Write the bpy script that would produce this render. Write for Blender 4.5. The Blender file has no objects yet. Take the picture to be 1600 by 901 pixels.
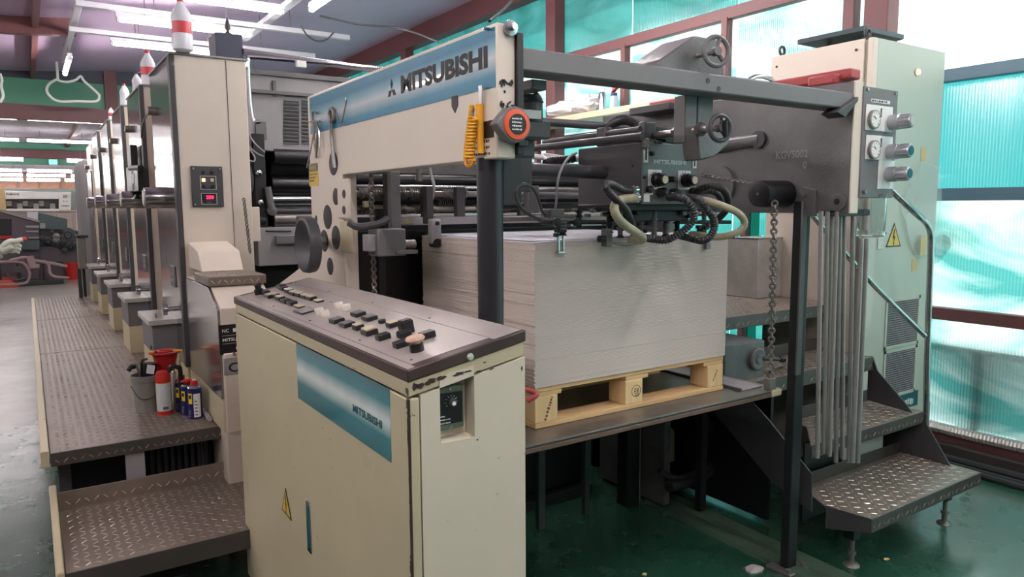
import bpy, bmesh, math, random
from mathutils import Vector, Matrix
random.seed(7)
S = bpy.context.scene
COL = S.collection
PI = math.pi
V = Vector

# ------------------------------------------------------------------ camera
FPX, YAW, PIT, ROL, HC = 1136.6, .5857, .113677, -.0058268, 1.55
fwd = V((math.sin(YAW)*math.cos(PIT), math.cos(YAW)*math.cos(PIT), -math.sin(PIT)))
_rt = V((math.cos(YAW), -math.sin(YAW), 0)); _up = _rt.cross(fwd)
rgt = _rt*math.cos(ROL) + _up*math.sin(ROL); upv = _up*math.cos(ROL) - _rt*math.sin(ROL)
cam_d = bpy.data.cameras.new('camera'); cam_d.sensor_width = 36; cam_d.lens = FPX/1600*36
cam_d.clip_start = .05; cam_d.clip_end = 300
cam = bpy.data.objects.new('camera', cam_d); COL.objects.link(cam); S.camera = cam
cam.matrix_world = Matrix(((rgt.x, upv.x, -fwd.x, 0), (rgt.y, upv.y, -fwd.y, 0), (rgt.z, upv.z, -fwd.z, HC), (0, 0, 0, 1)))

def at(u, v, **k):
    """point of the real place seen at a pixel of the 1600x901 photograph, on the plane x=, y= or z="""
    (a, val), = k.items(); i = 'xyz'.index(a)
    d = fwd*FPX + rgt*(u-800) - upv*(v-450.5); o = V((0, 0, HC))
    return o + d*((val-o[i])/d[i])
def atp(u, v, p0, n):
    d = fwd*FPX + rgt*(u-800) - upv*(v-450.5); o = V((0, 0, HC))
    return o + d*((p0-o).dot(n)/d.dot(n))

# ------------------------------------------------------------------ world, sun, exposure
W = bpy.data.worlds.new('daylight'); S.world = W; W.use_nodes = True
wn = W.node_tree.nodes; wn['Background'].inputs[0].default_value = (.93, .98, 1, 1)
wn['Background'].inputs[1].default_value = 2.05
sun_d = bpy.data.lights.new('sun', 'SUN'); sun_d.energy = 3; sun_d.angle = .02; sun_d.color = (1, .97, .9)
sun = bpy.data.objects.new('sun', sun_d); COL.objects.link(sun)
sun.rotation_euler = (V((-.78, .42, -.62))).to_track_quat('-Z', 'Y').to_euler()
TUBE_STRENGTH = 105
S.view_settings.view_transform = 'Standard'; S.view_settings.look = 'None'
S.view_settings.gamma = 1; S.view_settings.exposure = 0.58; S.view_settings.use_curve_mapping = False
S.cycles.max_bounces = 7; S.cycles.diffuse_bounces = 4; S.cycles.glossy_bounces = 3
S.cycles.transmission_bounces = 5; S.cycles.transparent_max_bounces = 6
S.cycles.sample_clamp_indirect = 6

# ------------------------------------------------------------------ materials
MATS = {}
def srgb(r, g, b):
    f = lambda c: (c/255/12.92) if c/255 <= .04045 else ((c/255+.055)/1.055)**2.4
    return (f(r), f(g), f(b), 1)
def mat(name, rgb, rough=.5, metal=0., var=.12, scale=3., dirt=None, dirt_amt=.0, chips=None, chip_amt=.0, bump=0., bscale=60., emit=0., alpha=None, trans=0., coat=0., spec=.5, grain=None):
    if name in MATS: return MATS[name]
    m = bpy.data.materials.new(name); m.use_nodes = True; nt = m.node_tree; N = nt.nodes; Lk = nt.links
    b = N['Principled BSDF']; c = srgb(*rgb)
    b.inputs['Roughness'].default_value = rough; b.inputs['Metallic'].default_value = metal
    b.inputs['Base Color'].default_value = c; b.inputs['Specular IOR Level'].default_value = spec
    b.inputs['Coat Weight'].default_value = coat
    if trans: b.inputs['Transmission Weight'].default_value = trans; b.inputs['IOR'].default_value = 1.2
    tc = N.new('ShaderNodeTexCoord')
    if var or dirt_amt or chip_amt:
        mp = N.new('ShaderNodeMapping'); Lk.new(tc.outputs['Object'], mp.inputs[0])
        if grain: mp.inputs['Scale'].default_value = grain
        nz = N.new('ShaderNodeTexNoise'); nz.inputs['Scale'].default_value = scale; nz.inputs['Detail'].default_value = 6
        nz.inputs['Roughness'].default_value = .62
        Lk.new(mp.outputs[0], nz.inputs['Vector'])
        r = N.new('ShaderNodeMapRange'); r.inputs[1].default_value = .3; r.inputs[2].default_value = .7
        r.inputs[3].default_value = 1-var; r.inputs[4].default_value = 1+var*.6
        Lk.new(nz.outputs[0], r.inputs[0])
        mx = N.new('ShaderNodeVectorMath'); mx.operation = 'SCALE'; mx.inputs[0].default_value = c[:3]
        Lk.new(r.outputs[0], mx.inputs['Scale']); out = mx.outputs[0]
        def layer(out, col, amt, sc, sharp, det=8):
            n2 = N.new('ShaderNodeTexNoise'); n2.inputs['Scale'].default_value = sc; n2.inputs['Detail'].default_value = det
            n2.inputs['Roughness'].default_value = .7; Lk.new(tc.outputs['Object'], n2.inputs['Vector'])
            r2 = N.new('ShaderNodeMapRange'); t = .72-amt*.4
            r2.inputs[1].default_value = t; r2.inputs[2].default_value = t+sharp
            Lk.new(n2.outputs[0], r2.inputs[0])
            mm = N.new('ShaderNodeMix'); mm.data_type = 'RGBA'
            Lk.new(r2.outputs[0], mm.inputs[0]); Lk.new(out, mm.inputs[6]); mm.inputs[7].default_value = srgb(*col)
            return mm.outputs[2]
        if dirt_amt: out = layer(out, dirt, dirt_amt, 2.2, .3)
        if chip_amt: out = layer(out, chips, chip_amt, 26, .015, 4)
        Lk.new(out, b.inputs['Base Color'])
        rr = N.new('ShaderNodeMapRange'); rr.inputs[3].default_value = max(.03, rough-.09); rr.inputs[4].default_value = min(1, rough+.12)
        Lk.new(nz.outputs[0], rr.inputs[0]); Lk.new(rr.outputs[0], b.inputs['Roughness'])
    if bump:
        nb = N.new('ShaderNodeTexNoise'); nb.inputs['Scale'].default_value = bscale; nb.inputs['Detail'].default_value = 3
        Lk.new(tc.outputs['Object'], nb.inputs['Vector'])
        bp = N.new('ShaderNodeBump'); bp.inputs['Strength'].default_value = bump; bp.inputs['Distance'].default_value = .004
        Lk.new(nb.outputs[0], bp.inputs['Height']); Lk.new(bp.outputs[0], b.inputs['Normal'])
    if emit: b.inputs['Emission Color'].default_value = c; b.inputs['Emission Strength'].default_value = emit
    if alpha is not None: b.inputs['Alpha'].default_value = alpha
    MATS[name] = m; return m
def ramp_mat(name, stops, axis, rough=.3, coat=.3, slant=0.):
    """printed colour band: colours run along one generated axis"""
    m = bpy.data.materials.new(name); m.use_nodes = True; N = m.node_tree.nodes; Lk = m.node_tree.links
    b = N['Principled BSDF']; b.inputs['Roughness'].default_value = rough; b.inputs['Coat Weight'].default_value = coat
    tc = N.new('ShaderNodeTexCoord'); sp = N.new('ShaderNodeSeparateXYZ'); Lk.new(tc.outputs['Generated'], sp.inputs[0])
    ad = N.new('ShaderNodeMath'); ad.operation = 'MULTIPLY_ADD'; Lk.new(sp.outputs[1], ad.inputs[0]); ad.inputs[1].default_value = slant
    Lk.new(sp.outputs[axis], ad.inputs[2])
    cr = N.new('ShaderNodeValToRGB'); Lk.new(ad.outputs[0], cr.inputs[0])
    el = cr.color_ramp.elements
    while len(el) < len(stops): el.new(.5)
    for e, (p, c) in zip(el, stops): e.position = p; e.color = srgb(*c)
    nz = N.new('ShaderNodeTexNoise'); nz.inputs['Scale'].default_value = 14; nz.inputs['Detail'].default_value = 6; Lk.new(tc.outputs['Object'], nz.inputs['Vector'])
    r = N.new('ShaderNodeMapRange'); r.inputs[3].default_value = .8; r.inputs[4].default_value = 1.15; Lk.new(nz.outputs[0], r.inputs[0])
    vm = N.new('ShaderNodeVectorMath'); vm.operation = 'SCALE'; Lk.new(cr.outputs[0], vm.inputs[0]); Lk.new(r.outputs[0], vm.inputs['Scale'])
    Lk.new(vm.outputs[0], b.inputs['Base Color'])
    MATS[name] = m; return m

cream = mat('cream_paint', (220, 207, 192), .38, var=.06, scale=2.5, dirt=(150, 138, 115), dirt_amt=.12, chips=(70, 50, 42), chip_amt=.0)
cream_worn_dim = mat('cream_paint_worn_dim', (198, 186, 154), .42, var=.08, scale=3, dirt=(150, 136, 110), dirt_amt=.25, chips=(62, 40, 36), chip_amt=.06)  # worn cream, kept dim for the weak light on the console front
cream_green = mat('cabinet_green_lit', (184, 192, 178), .4, var=.05, scale=2, dirt=(160, 155, 135), dirt_amt=.1)  # cream with the green light of the teal wall put into it
dgray = mat('dark_grey_paint', (68, 67, 70), .45, .1, var=.15, scale=5, dirt=(40, 38, 36), dirt_amt=.3, bump=.1, bscale=90)
mgray = mat('grey_enamel', (112, 110, 111), .45, .1, var=.12, scale=4, dirt=(60, 56, 52), dirt_amt=.25)
lgray = mat('light_grey_enamel', (158, 154, 156), .45, .1, var=.1, scale=4, dirt=(90, 84, 80), dirt_amt=.3)
black = mat('black_iron', (30, 30, 33), .42, .1, var=.3, scale=8, dirt=(50, 46, 42), dirt_amt=.15)
blackp = mat('black_plastic', (18, 18, 20), .35, var=.1)
rubber = mat('rubber_hose', (46, 46, 48), .42, var=.2, scale=20)
steel = mat('bright_steel', (190, 190, 192), .22, 1, var=.12, scale=10)
steel_d = mat('oily_steel', (138, 132, 126), .36, .6, var=.25, scale=12, dirt=(50, 44, 38), dirt_amt=.3)
stainless = mat('brushed_stainless', (172, 169, 167), .16, .95, var=.1, scale=5, grain=(1, 8, .6))
chrome = mat('chrome', (222, 224, 226), .1, 1, var=.04)
castgrey = mat('cast_iron_grey', (104, 103, 103), .38, .2, var=.28, scale=4, dirt=(38, 35, 33), dirt_amt=.45, bump=.25, bscale=120)
tread = mat('worn_treadplate', (134, 122, 110), .4, .35, var=.22, scale=5, dirt=(82, 70, 58), dirt_amt=.45)
tread_d = mat('dark_treadplate', (78, 73, 69), .4, .3, var=.22, scale=5, dirt=(95, 84, 70), dirt_amt=.3)
tread_n = mat('treadplate_lug', (186, 178, 168), .28, .6, var=.15, scale=9)
board = mat('grey_board', (214, 202, 194), .85, var=.05, scale=60, grain=(1, 1, 12))
board_b = mat('brown_board', (170, 156, 142), .88, var=.06, scale=60, grain=(1, 1, 12))
sheetw = mat('white_sheet', (226, 226, 234), .45, var=.02)
wood = mat('pallet_wood', (214, 180, 130), .75, var=.2, scale=6, grain=(.6, 6, 6), dirt=(150, 112, 70), dirt_amt=.2)
wood_e = mat('pallet_block_wood', (226, 196, 146), .75, var=.14, scale=9, grain=(5, 5, .8))
red = mat('red_plastic', (196, 38, 34), .35, var=.08)
redp = mat('faded_red_paint', (168, 70, 72), .5, var=.1)
darkred = mat('brown_red_paint', (106, 62, 64), .5, var=.1, scale=3)
orange = mat('orange_plastic', (226, 92, 52), .35, var=.06)
yellow = mat('yellow_plastic', (236, 168, 40), .38, var=.08)
signy = mat('sign_yellow', (222, 186, 84), .5, var=.05)
white = mat('white_plastic', (232, 232, 228), .4, var=.04)
whitew = mat('white_wall_paint', (128, 125, 128), .7, var=.05)
ivory = mat('ivory_cap', (212, 200, 170), .45, var=.2, scale=50)
ink = mat('black_ink', (20, 20, 22), .5, var=0)
inkw = mat('white_ink', (225, 225, 222), .5, var=0)
inkt = mat('teal_ink', (14, 86, 92), .4, var=0)
glass = mat('clear_plastic', (232, 236, 236), .08, var=0, trans=.95)
petgl = mat('bottle_plastic', (235, 236, 240), .12, var=0, trans=.8)
bluecan = mat('blue_can_print', (38, 38, 104), .28, .3, var=.04)
galv = mat('galvanised_tin', (196, 192, 186), .3, .35, var=.25, scale=6)
hosebraid = mat('braided_hose', (172, 166, 138), .35, var=.2, scale=40)
tube_far = mat('far_tube_glow', (255, 247, 248), .4, var=0, emit=18)
tube_m = mat('fluorescent_tube_glow', (255, 247, 244), .4, var=0, emit=TUBE_STRENGTH)
led_red = mat('red_led_digits', (255, 30, 70), .4, var=0, emit=4)
lamp_or = mat('lit_pilot_lamp', (255, 190, 120), .4, var=0, emit=2.2)
exitg = mat('exit_sign_glow', (90, 235, 190), .4, var=0, emit=2)
ceil_m = mat('ceiling_panel', (178, 156, 184), .6, var=.08, scale=1.2)
ceil2_m = mat('pale_ceiling_panel', (176, 168, 180), .7, var=.04)

# ------------------------------------------------------------------ mesh helpers
ORG = {}
class B:
    def __init__(s): s.v = []; s.f = []; s.M = None
    def add(s, vs, fs):
        n = len(s.v)
        if s.M is not None: vs = [s.M @ V(p) for p in vs]
        s.v += [tuple(p) for p in vs]; s.f += [tuple(i+n for i in f) for f in fs]; return s
    def box(s, x0, x1, y0, y1, z0, z1):
        return s.add([(x, y, z) for x in (x0, x1) for y in (y0, y1) for z in (z0, z1)],
                     [(0, 1, 3, 2), (4, 6, 7, 5), (0, 4, 5, 1), (2, 3, 7, 6), (0, 2, 6, 4), (1, 5, 7, 3)])
    def prism(s, poly, axis, a, b):
        """poly: 2-D outline in the other two axes (in xyz order) extruded along axis from a to b"""
        n = len(poly); vs = []
        for t in (a, b):
            for p, q in poly:
                vs.append({'x': (t, p, q), 'y': (p, t, q), 'z': (p, q, t)}[axis])
        fs = [tuple(range(n)), tuple(range(2*n-1, n-1, -1))] + [(i, (i+1) % n, (i+1) % n+n, i+n) for i in range(n)]
        return s.add(vs, fs)
    def cyl(s, p0, p1, r, seg=16, r1=None, caps=True):
        p0, p1 = V(p0), V(p1); d = (p1-p0).normalized(); r1 = r if r1 is None else r1
        a = d.orthogonal().normalized(); b = d.cross(a); vs = []
        for p, rr in ((p0, r), (p1, r1)):
            for i in range(seg):
                t = 2*PI*i/seg; vs.append(p + a*math.cos(t)*rr + b*math.sin(t)*rr)
        fs = [(i, (i+1) % seg, (i+1) % seg+seg, i+seg) for i in range(seg)]
        if caps: fs += [tuple(range(seg-1, -1, -1)), tuple(range(seg, 2*seg))]
        return s.add(vs, fs)
    def lathe(s, o, d, prof, seg=20):
        """profile of (radius, distance along d) revolved about d"""
        o, d = V(o), V(d).normalized(); a = d.orthogonal().normalized(); b = d.cross(a); vs = []; n = len(prof)
        for r, h in prof:
            for i in range(seg):
                t = 2*PI*i/seg; vs.append(o + d*h + a*math.cos(t)*max(r, 1e-4) + b*math.sin(t)*max(r, 1e-4))
        fs = [(j*seg+i, j*seg+(i+1) % seg, (j+1)*seg+(i+1) % seg, (j+1)*seg+i) for j in range(n-1) for i in range(seg)]
        fs += [tuple(range(seg-1, -1, -1)), tuple(range((n-1)*seg, n*seg))]
        return s.add(vs, fs)
    def torus(s, o, d, R, r, seg=28, sg=8):
        o, d = V(o), V(d).normalized(); a = d.orthogonal().normalized(); b = d.cross(a); vs = []
        for i in range(seg):
            t = 2*PI*i/seg; e = a*math.cos(t)+b*math.sin(t)
            for j in range(sg):
                q = 2*PI*j/sg; vs.append(o + e*(R+r*math.cos(q)) + d*r*math.sin(q))
        return s.add(vs, [(i*sg+j, ((i+1) % seg)*sg+j, ((i+1) % seg)*sg+(j+1) % sg, i*sg+(j+1) % sg) for i in range(seg) for j in range(sg)])
    def tube(s, pts, r, seg=8, smooth=0, rib=0., pitch=.01):
        pts = [V(p) for p in pts]
        if smooth: pts = crom(pts, smooth)
        if rib:
            L = [0]; 
            for a, b in zip(pts, pts[1:]): L.append(L[-1]+(b-a).length)
            n = max(4, int(L[-1]/pitch)); q = []; j = 0
            for k in range(n*2+1):
                t = L[-1]*k/(n*2)
                while j < len(L)-2 and L[j+1] < t: j += 1
                q.append(pts[j].lerp(pts[j+1], min(1, (t-L[j])/max(1e-9, L[j+1]-L[j]))))
            pts = q
        n = len(pts); vs = []; a = None
        for k, p in enumerate(pts):
            d = (pts[min(k+1, n-1)]-pts[max(k-1, 0)]).normalized()
            a = d.orthogonal().normalized() if a is None else (a - d*a.dot(d)).normalized()
            b = d.cross(a); rr = r*(1-rib*(k % 2)) if rib else (r[k] if isinstance(r, list) else r)
            for i in range(seg):
                t = 2*PI*i/seg; vs.append(p + a*math.cos(t)*rr + b*math.sin(t)*rr)
        fs = [(k*seg+i, k*seg+(i+1) % seg, (k+1)*seg+(i+1) % seg, (k+1)*seg+i) for k in range(n-1) for i in range(seg)]
        fs += [tuple(range(seg-1, -1, -1)), tuple(range((n-1)*seg, n*seg))]
        return s.add(vs, fs)
    def coil(s, p0, p1, R, r, turns, seg=5, k=9):
        p0, p1 = V(p0), V(p1); d = (p1-p0).normalized(); a = d.orthogonal().normalized(); b = d.cross(a)
        n = int(turns*k)
        return s.tube([p0.lerp(p1, i/n) + a*math.cos(2*PI*i/k)*R + b*math.sin(2*PI*i/k)*R for i in range(n+1)], r, seg)
    def build(s, name, m, parent=None, bevel=0., smooth=True, label=None, kind=None, fix=False):
        me = bpy.data.meshes.new(name); org = ORG.get(parent.name, V((0, 0, 0))) if parent else V((0, 0, 0))
        if not parent:   # origin at the base of the thing
            xs = [p[0] for p in s.v]; ys = [p[1] for p in s.v]; zs = [p[2] for p in s.v]
            org = V(((min(xs)+max(xs))/2, (min(ys)+max(ys))/2, min(zs)))
        me.from_pydata([tuple(V(p)-org) for p in s.v], [], s.f)
        bm = bmesh.new(); bm.from_mesh(me); bmesh.ops.recalc_face_normals(bm, faces=bm.faces)
        bm.to_mesh(me); bm.free()
        me.materials.append(m)
        if smooth:
            me.shade_smooth()
            try: me.set_sharp_from_angle(angle=math.radians(38))
            except Exception: pass
        o = bpy.data.objects.new(name, me); COL.objects.link(o)
        ORG[o.name] = org
        if parent: o.parent = parent
        else: o.location = org
        if bevel:
            b = o.modifiers.new('bevel', 'BEVEL'); b.width = bevel; b.segments = 2; b.limit_method = 'ANGLE'; b.angle_limit = math.radians(40)
        if label: o['label'] = label
        if kind: o['kind'] = kind
        return o
def crom(P, n):
    out = []; Q = [P[0]*2-P[1]] + P + [P[-1]*2-P[-2]]
    for i in range(1, len(Q)-2):
        for k in range(n):
            t = k/n; a, b, c, d = Q[i-1:i+3]
            out.append(.5*((2*b)+(c-a)*t+(2*a-5*b+4*c-d)*t*t+(3*b-a-3*c+d)*t**3))
    return out + [P[-1]]
def tag(o, label, cat, group=None, kind=None):
    if label: o['label'] = label
    if cat: o['category'] = cat
    if group: o['group'] = group
    if kind: o['kind'] = kind
    return o
def thing(name, loc, label, cat, group=None):
    o = bpy.data.objects.new(name, None); COL.objects.link(o); o.location = loc; o.empty_display_size = .1
    ORG[o.name] = V(loc); return tag(o, label, cat, group)
def struct(o): o['kind'] = 'structure'; return o
def dup(root, loc, label=None, rz=None, skip=()):
    def cp(o, par):
        c = o.copy(); COL.objects.link(c)
        if par: c.parent = par
        for ch in o.children:
            if ch.name.split('.')[0] not in skip: cp(ch, c)
        return c
    r = cp(root, None); r.location = loc
    if rz is not None: r.rotation_euler.z = rz
    if label: r['label'] = label
    return r
def box(name, m, x0, x1, y0, y1, z0, z1, parent=None, bevel=.002, **k):
    return B().box(x0, x1, y0, y1, z0, z1).build(name, m, parent, bevel, **k)
def bx2(b, pa, pb, t):   # thin helper: box between two corners
    x0, x1 = sorted((pa.x, pb.x)); y0, y1 = sorted((pa.y, pb.y)); z0, z1 = sorted((pa.z, pb.z))
    return b.box(x0, x1, y0, y1, z0, z1)
FN = None
def txt(s, name, m, o, xa, ua, w, h, parent=None, thick=.0006, bold=.02, label=None):
    """flat lettering: lower left corner o, running along xa, up along ua, fitted to w by h"""
    cu = bpy.data.curves.new('t', 'FONT'); cu.body = s; cu.size = 1; cu.offset = bold; cu.resolution_u = 3; cu.fill_mode = 'FRONT'
    t = bpy.data.objects.new('t', cu); COL.objects.link(t)
    me = bpy.data.meshes.new_from_object(t.evaluated_get(bpy.context.evaluated_depsgraph_get()))
    bpy.data.objects.remove(t); xs = [q.co.x for q in me.vertices]; ys = [q.co.y for q in me.vertices]
    x0, x1, y0, y1 = min(xs), max(xs), min(ys), max(ys); xa, ua = V(xa).normalized(), V(ua).normalized(); n = xa.cross(ua)
    org = ORG.get(parent.name, V((0, 0, 0))) if parent else V((0, 0, 0))
    for q in me.vertices:
        q.co = V(o) + xa*((q.co.x-x0)/(x1-x0)*w) + ua*((q.co.y-y0)/(y1-y0)*h) + n*thick - org
    me.name = name; me.materials.clear(); me.materials.append(m)
    ob = bpy.data.objects.new(name, me); COL.objects.link(ob); ORG[ob.name] = org
    if parent: ob.parent = parent
    if label: ob['label'] = label
    return ob
def dashes(s, name, m, o, xa, ua, w, h, parent=None, thick=.0006, **k):
    """print too small to read: a row of word-like strokes"""
    xa, ua = V(xa).normalized(), V(ua).normalized(); n = xa.cross(ua); r = random.Random(len(s)*7+int(w*9999)); b = B(); x = 0.
    while x < w*.97:
        e = min(w, x+w*r.uniform(.05, .14)); q = V(o)+n*thick; lo, hi = h*r.uniform(.0, .2), h*r.uniform(.75, 1)
        b.add([q+xa*x+ua*lo, q+xa*e+ua*lo, q+xa*e+ua*hi, q+xa*x+ua*hi], [(0, 1, 2, 3)]); x = e+w*r.uniform(.025, .06)
    return b.build('small_print', m, parent, smooth=False)
def lugs(b, o, xa, ya, lx, ly, pitch=.032, L=.026, w=.005, t=.0018, skip=None):
    """raised chequer lugs over a rectangle (origin o, unit axes xa, ya)"""
    o, xa, ya = V(o), V(xa).normalized(), V(ya).normalized(); n = xa.cross(ya)
    i = 0; a = pitch*.6
    while a < lx-pitch*.4:
        j = 0; c = pitch*.6
        while c < ly-pitch*.4:
            s = 1 if (i+j) % 2 else -1
            d = (xa+ya*s)*.7071; e = (xa*-s+ya)*.7071; p = o+xa*a+ya*c
            if not (skip and skip(p)):
                P = [p-d*L/2, p-e*w/2-d*L*.25, p-e*w/2+d*L*.25, p+d*L/2, p+e*w/2+d*L*.25, p+e*w/2-d*L*.25]
                T = [p-d*L*.3+n*t, p+d*L*.3+n*t]
                b.add(P+T, [(0, 1, 6), (1, 2, 7, 6), (2, 3, 7), (3, 4, 7), (4, 5, 6, 7), (5, 0, 6)])
            j += 1; c += pitch
        i += 1; a += pitch
    return b
X_, Y_, Z_ = V((1, 0, 0)), V((0, 1, 0)), V((0, 0, 1))
def warn_sign(name, c, xa, s, parent, label):
    """yellow triangle with a black rim and a lightning bolt"""
    xa = V(xa); n = xa.cross(Z_); c = V(c)
    def tri(k, off): return [c+xa*(-s*k)+Z_*(-s*.58*k)+n*off, c+xa*(s*k)+Z_*(-s*.58*k)+n*off, c+Z_*(s*1.16*k)+n*off]
    b = B(); b.add(tri(1, .0004)+tri(1, .0016), [(0, 1, 2), (3, 4, 5), (0, 1, 4, 3), (1, 2, 5, 4), (2, 0, 3, 5)])
    o = b.build(name, ink, parent, smooth=False, label=label)
    b = B(); b.add(tri(.84, .002), [(0, 1, 2)]); b.build('sign_face', signy, o, smooth=False)
    Q = [(-.02, .72), (.1, .72), (.0, .2), (.16, .2), (.02, -.3), (.1, -.3), (-.02, -.52), (-.1, -.25), (-.03, -.27), (-.04, .06), (-.2, .06)]
    b = B(); b.add([c+xa*(p*s)+Z_*(q*s)+n*.0026 for p, q in Q], [tuple(range(len(Q)))]); b.build('lightning_bolt', ink, o, smooth=False)
    return o
# ------------------------------------------------------------------ the hall
WX = 4.75; CZ = 4.0; XL = -7.5; YB = -5.0; YH = 13.5; YH2 = 24.; YE = 46.
def floor_mat():
    m = bpy.data.materials.new('green_epoxy_floor'); m.use_nodes = True; N = m.node_tree.nodes; Lk = m.node_tree.links
    b = N['Principled BSDF']; tc = N.new('ShaderNodeTexCoord'); sp = N.new('ShaderNodeSeparateXYZ'); Lk.new(tc.outputs['Object'], sp.inputs[0])
    def noise(sc, det=6, ro=.6):
        n = N.new('ShaderNodeTexNoise'); n.inputs['Scale'].default_value = sc; n.inputs['Detail'].default_value = det; n.inputs['Roughness'].default_value = ro
        Lk.new(tc.outputs['Object'], n.inputs['Vector']); return n.outputs[0]
    def mr(x, a, bb, c, d):
        r = N.new('ShaderNodeMapRange'); Lk.new(x, r.inputs[0])
        for i, q in enumerate((a, bb, c, d)): r.inputs[i+1].default_value = q
        return r.outputs[0]
    def mth(op, x, y):
        k = N.new('ShaderNodeMath'); k.operation = op
        for i, q in enumerate((x, y)):
            if isinstance(q, (int, float)): k.inputs[i].default_value = q
            else: Lk.new(q, k.inputs[i])
        return k.outputs[0]
    def mix(f, a, c):
        k = N.new('ShaderNodeMix'); k.data_type = 'RGBA'; Lk.new(f, k.inputs[0])
        for i, q in ((6, a), (7, c)):
            if isinstance(q, tuple): k.inputs[i].default_value = srgb(*q)
            else: Lk.new(q, k.inputs[i])
        return k.outputs[2]
    # paint is worn through to bare concrete down the aisle
    wear = mth('ADD', mr(sp.outputs[1], YLOC+3.5, YLOC+9., -.25, .55), noise(.9))
    wearf = mr(wear, .52, .72, 0, 1)
    green = mix(noise(2.2), (30, 66, 50), (48, 98, 78))
    green = mix(mr(noise(9, 9, .75), .56, .8, 0, .8), green, (112, 118, 104))
    gray = mix(noise(3, 8), (132, 128, 118), (184, 180, 168))
    col = mix(wearf, green, gray)
    col = mix(mr(noise(.45, 3), .6, .75, 0, .75), col, (30, 34, 30))
    col = mix(mr(noise(70, 2), .74, .8, 0, .7), col, (190, 186, 170))
    Lk.new(col, b.inputs['Base Color']); b.inputs['Coat Weight'].default_value = .6; b.inputs['Coat Roughness'].default_value = .22; b.inputs['Specular IOR Level'].default_value = .8
    ro = mth('ADD', mr(noise(5, 8), .3, .7, .14, .34), mth('MULTIPLY', wearf, .2)); Lk.new(ro, b.inputs['Roughness'])
    bp = N.new('ShaderNodeBump'); bp.inputs['Strength'].default_value = .25; bp.inputs['Distance'].default_value = .004
    Lk.new(noise(18, 5), bp.inputs['Height']); Lk.new(bp.outputs[0], b.inputs['Normal'])
    return m
YLOC = -(YB+YE)/2
fl = box('floor', floor_mat(), XL, WX+.06, YB, YE, -.12, 0, bevel=0); struct(fl)
struct(B().prism([(XL, 3.42), (0, 3.6), (WX+.12, CZ), (WX+.12, CZ+.1), (XL, CZ+.1)], 'y', YB, YH).build('ceiling', ceil_m))
struct(box('ceiling', ceil2_m, XL, WX+.12, YH+.1, YE, 3.32, 3.42, bevel=0))
struct(box('wall_left', whitew, XL-.1, XL, YB, YE, -.12, CZ, bevel=0))
struct(box('wall_back', whitew, XL-.1, WX+.1, YB-.1, YB, -.12, CZ+.1, bevel=0))
gw = mat('green_header_sheet', (84, 146, 120), .5, var=.08, scale=1)
z1 = at(100, 126, y=YH).z; z2 = at(100, 170, y=YH).z
struct(box('wall_header', gw, XL, WX, YH, YH+.08, z2-.02, CZ, bevel=0))
struct(box('trim_header_beam', darkred, XL, WX, YH-.14, YH, z2-.2, z2+.02, bevel=0))
z4 = at(100, 127, y=YH).z; struct(box('trim_header_shade', mat('header_shade_dark', (64, 66, 78), .5), XL, WX, YH-.02, YH, z4, CZ, bevel=0))  # dark band paints the ceiling shade above the green header
for x in (-4.1, -1.2, at(173, 150, y=YH).x, 3.4):
    struct(box('trim_header_post', darkred, x-.09, x+.09, YH-.1, YH, z2, CZ, bevel=0))
z3 = at(80, 248, y=YH2).z
struct(box('wall_far_header', gw, XL, WX, YH2, YH2+.08, at(80, 258, y=YH2).z, 3.32, bevel=0))
struct(box('trim_far_beam', darkred, XL, WX, YH2-.15, YH2, z3, z3+.22, bevel=0))
for x in (at(120, 200, y=19).x,):
    struct(box('trim_ceiling_strut', darkred, x-.05, x+.05, 15.2, YH2-.1, 3.22, 3.32, bevel=0))
endw = mat('far_wall', (214, 186, 168), .7, var=.2, scale=.5)
struct(box('wall_end', endw, XL, WX, YE, YE+.1, 0, 3.4, bevel=0))
# roof steelwork: purple brown rafters across, purlins along
for y in (-2., 3.2, 9.75):
    struct(B().prism([(XL, 3.24), (0, 3.42), (.6, 3.47), (.6, 3.66), (0, 3.61), (XL, 3.43)], 'y', y-.05, y+.05).build('trim_rafter', darkred))
for x in (-3.4, .22):
    struct(box('trim_purlin', darkred, x-.03, x+.03, YB, YH, 3.50, 3.62, bevel=0))
struct(box('trim_eave_beam', darkred, WX-.16, WX, YB, YH, CZ-.26, CZ, bevel=0))

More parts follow.
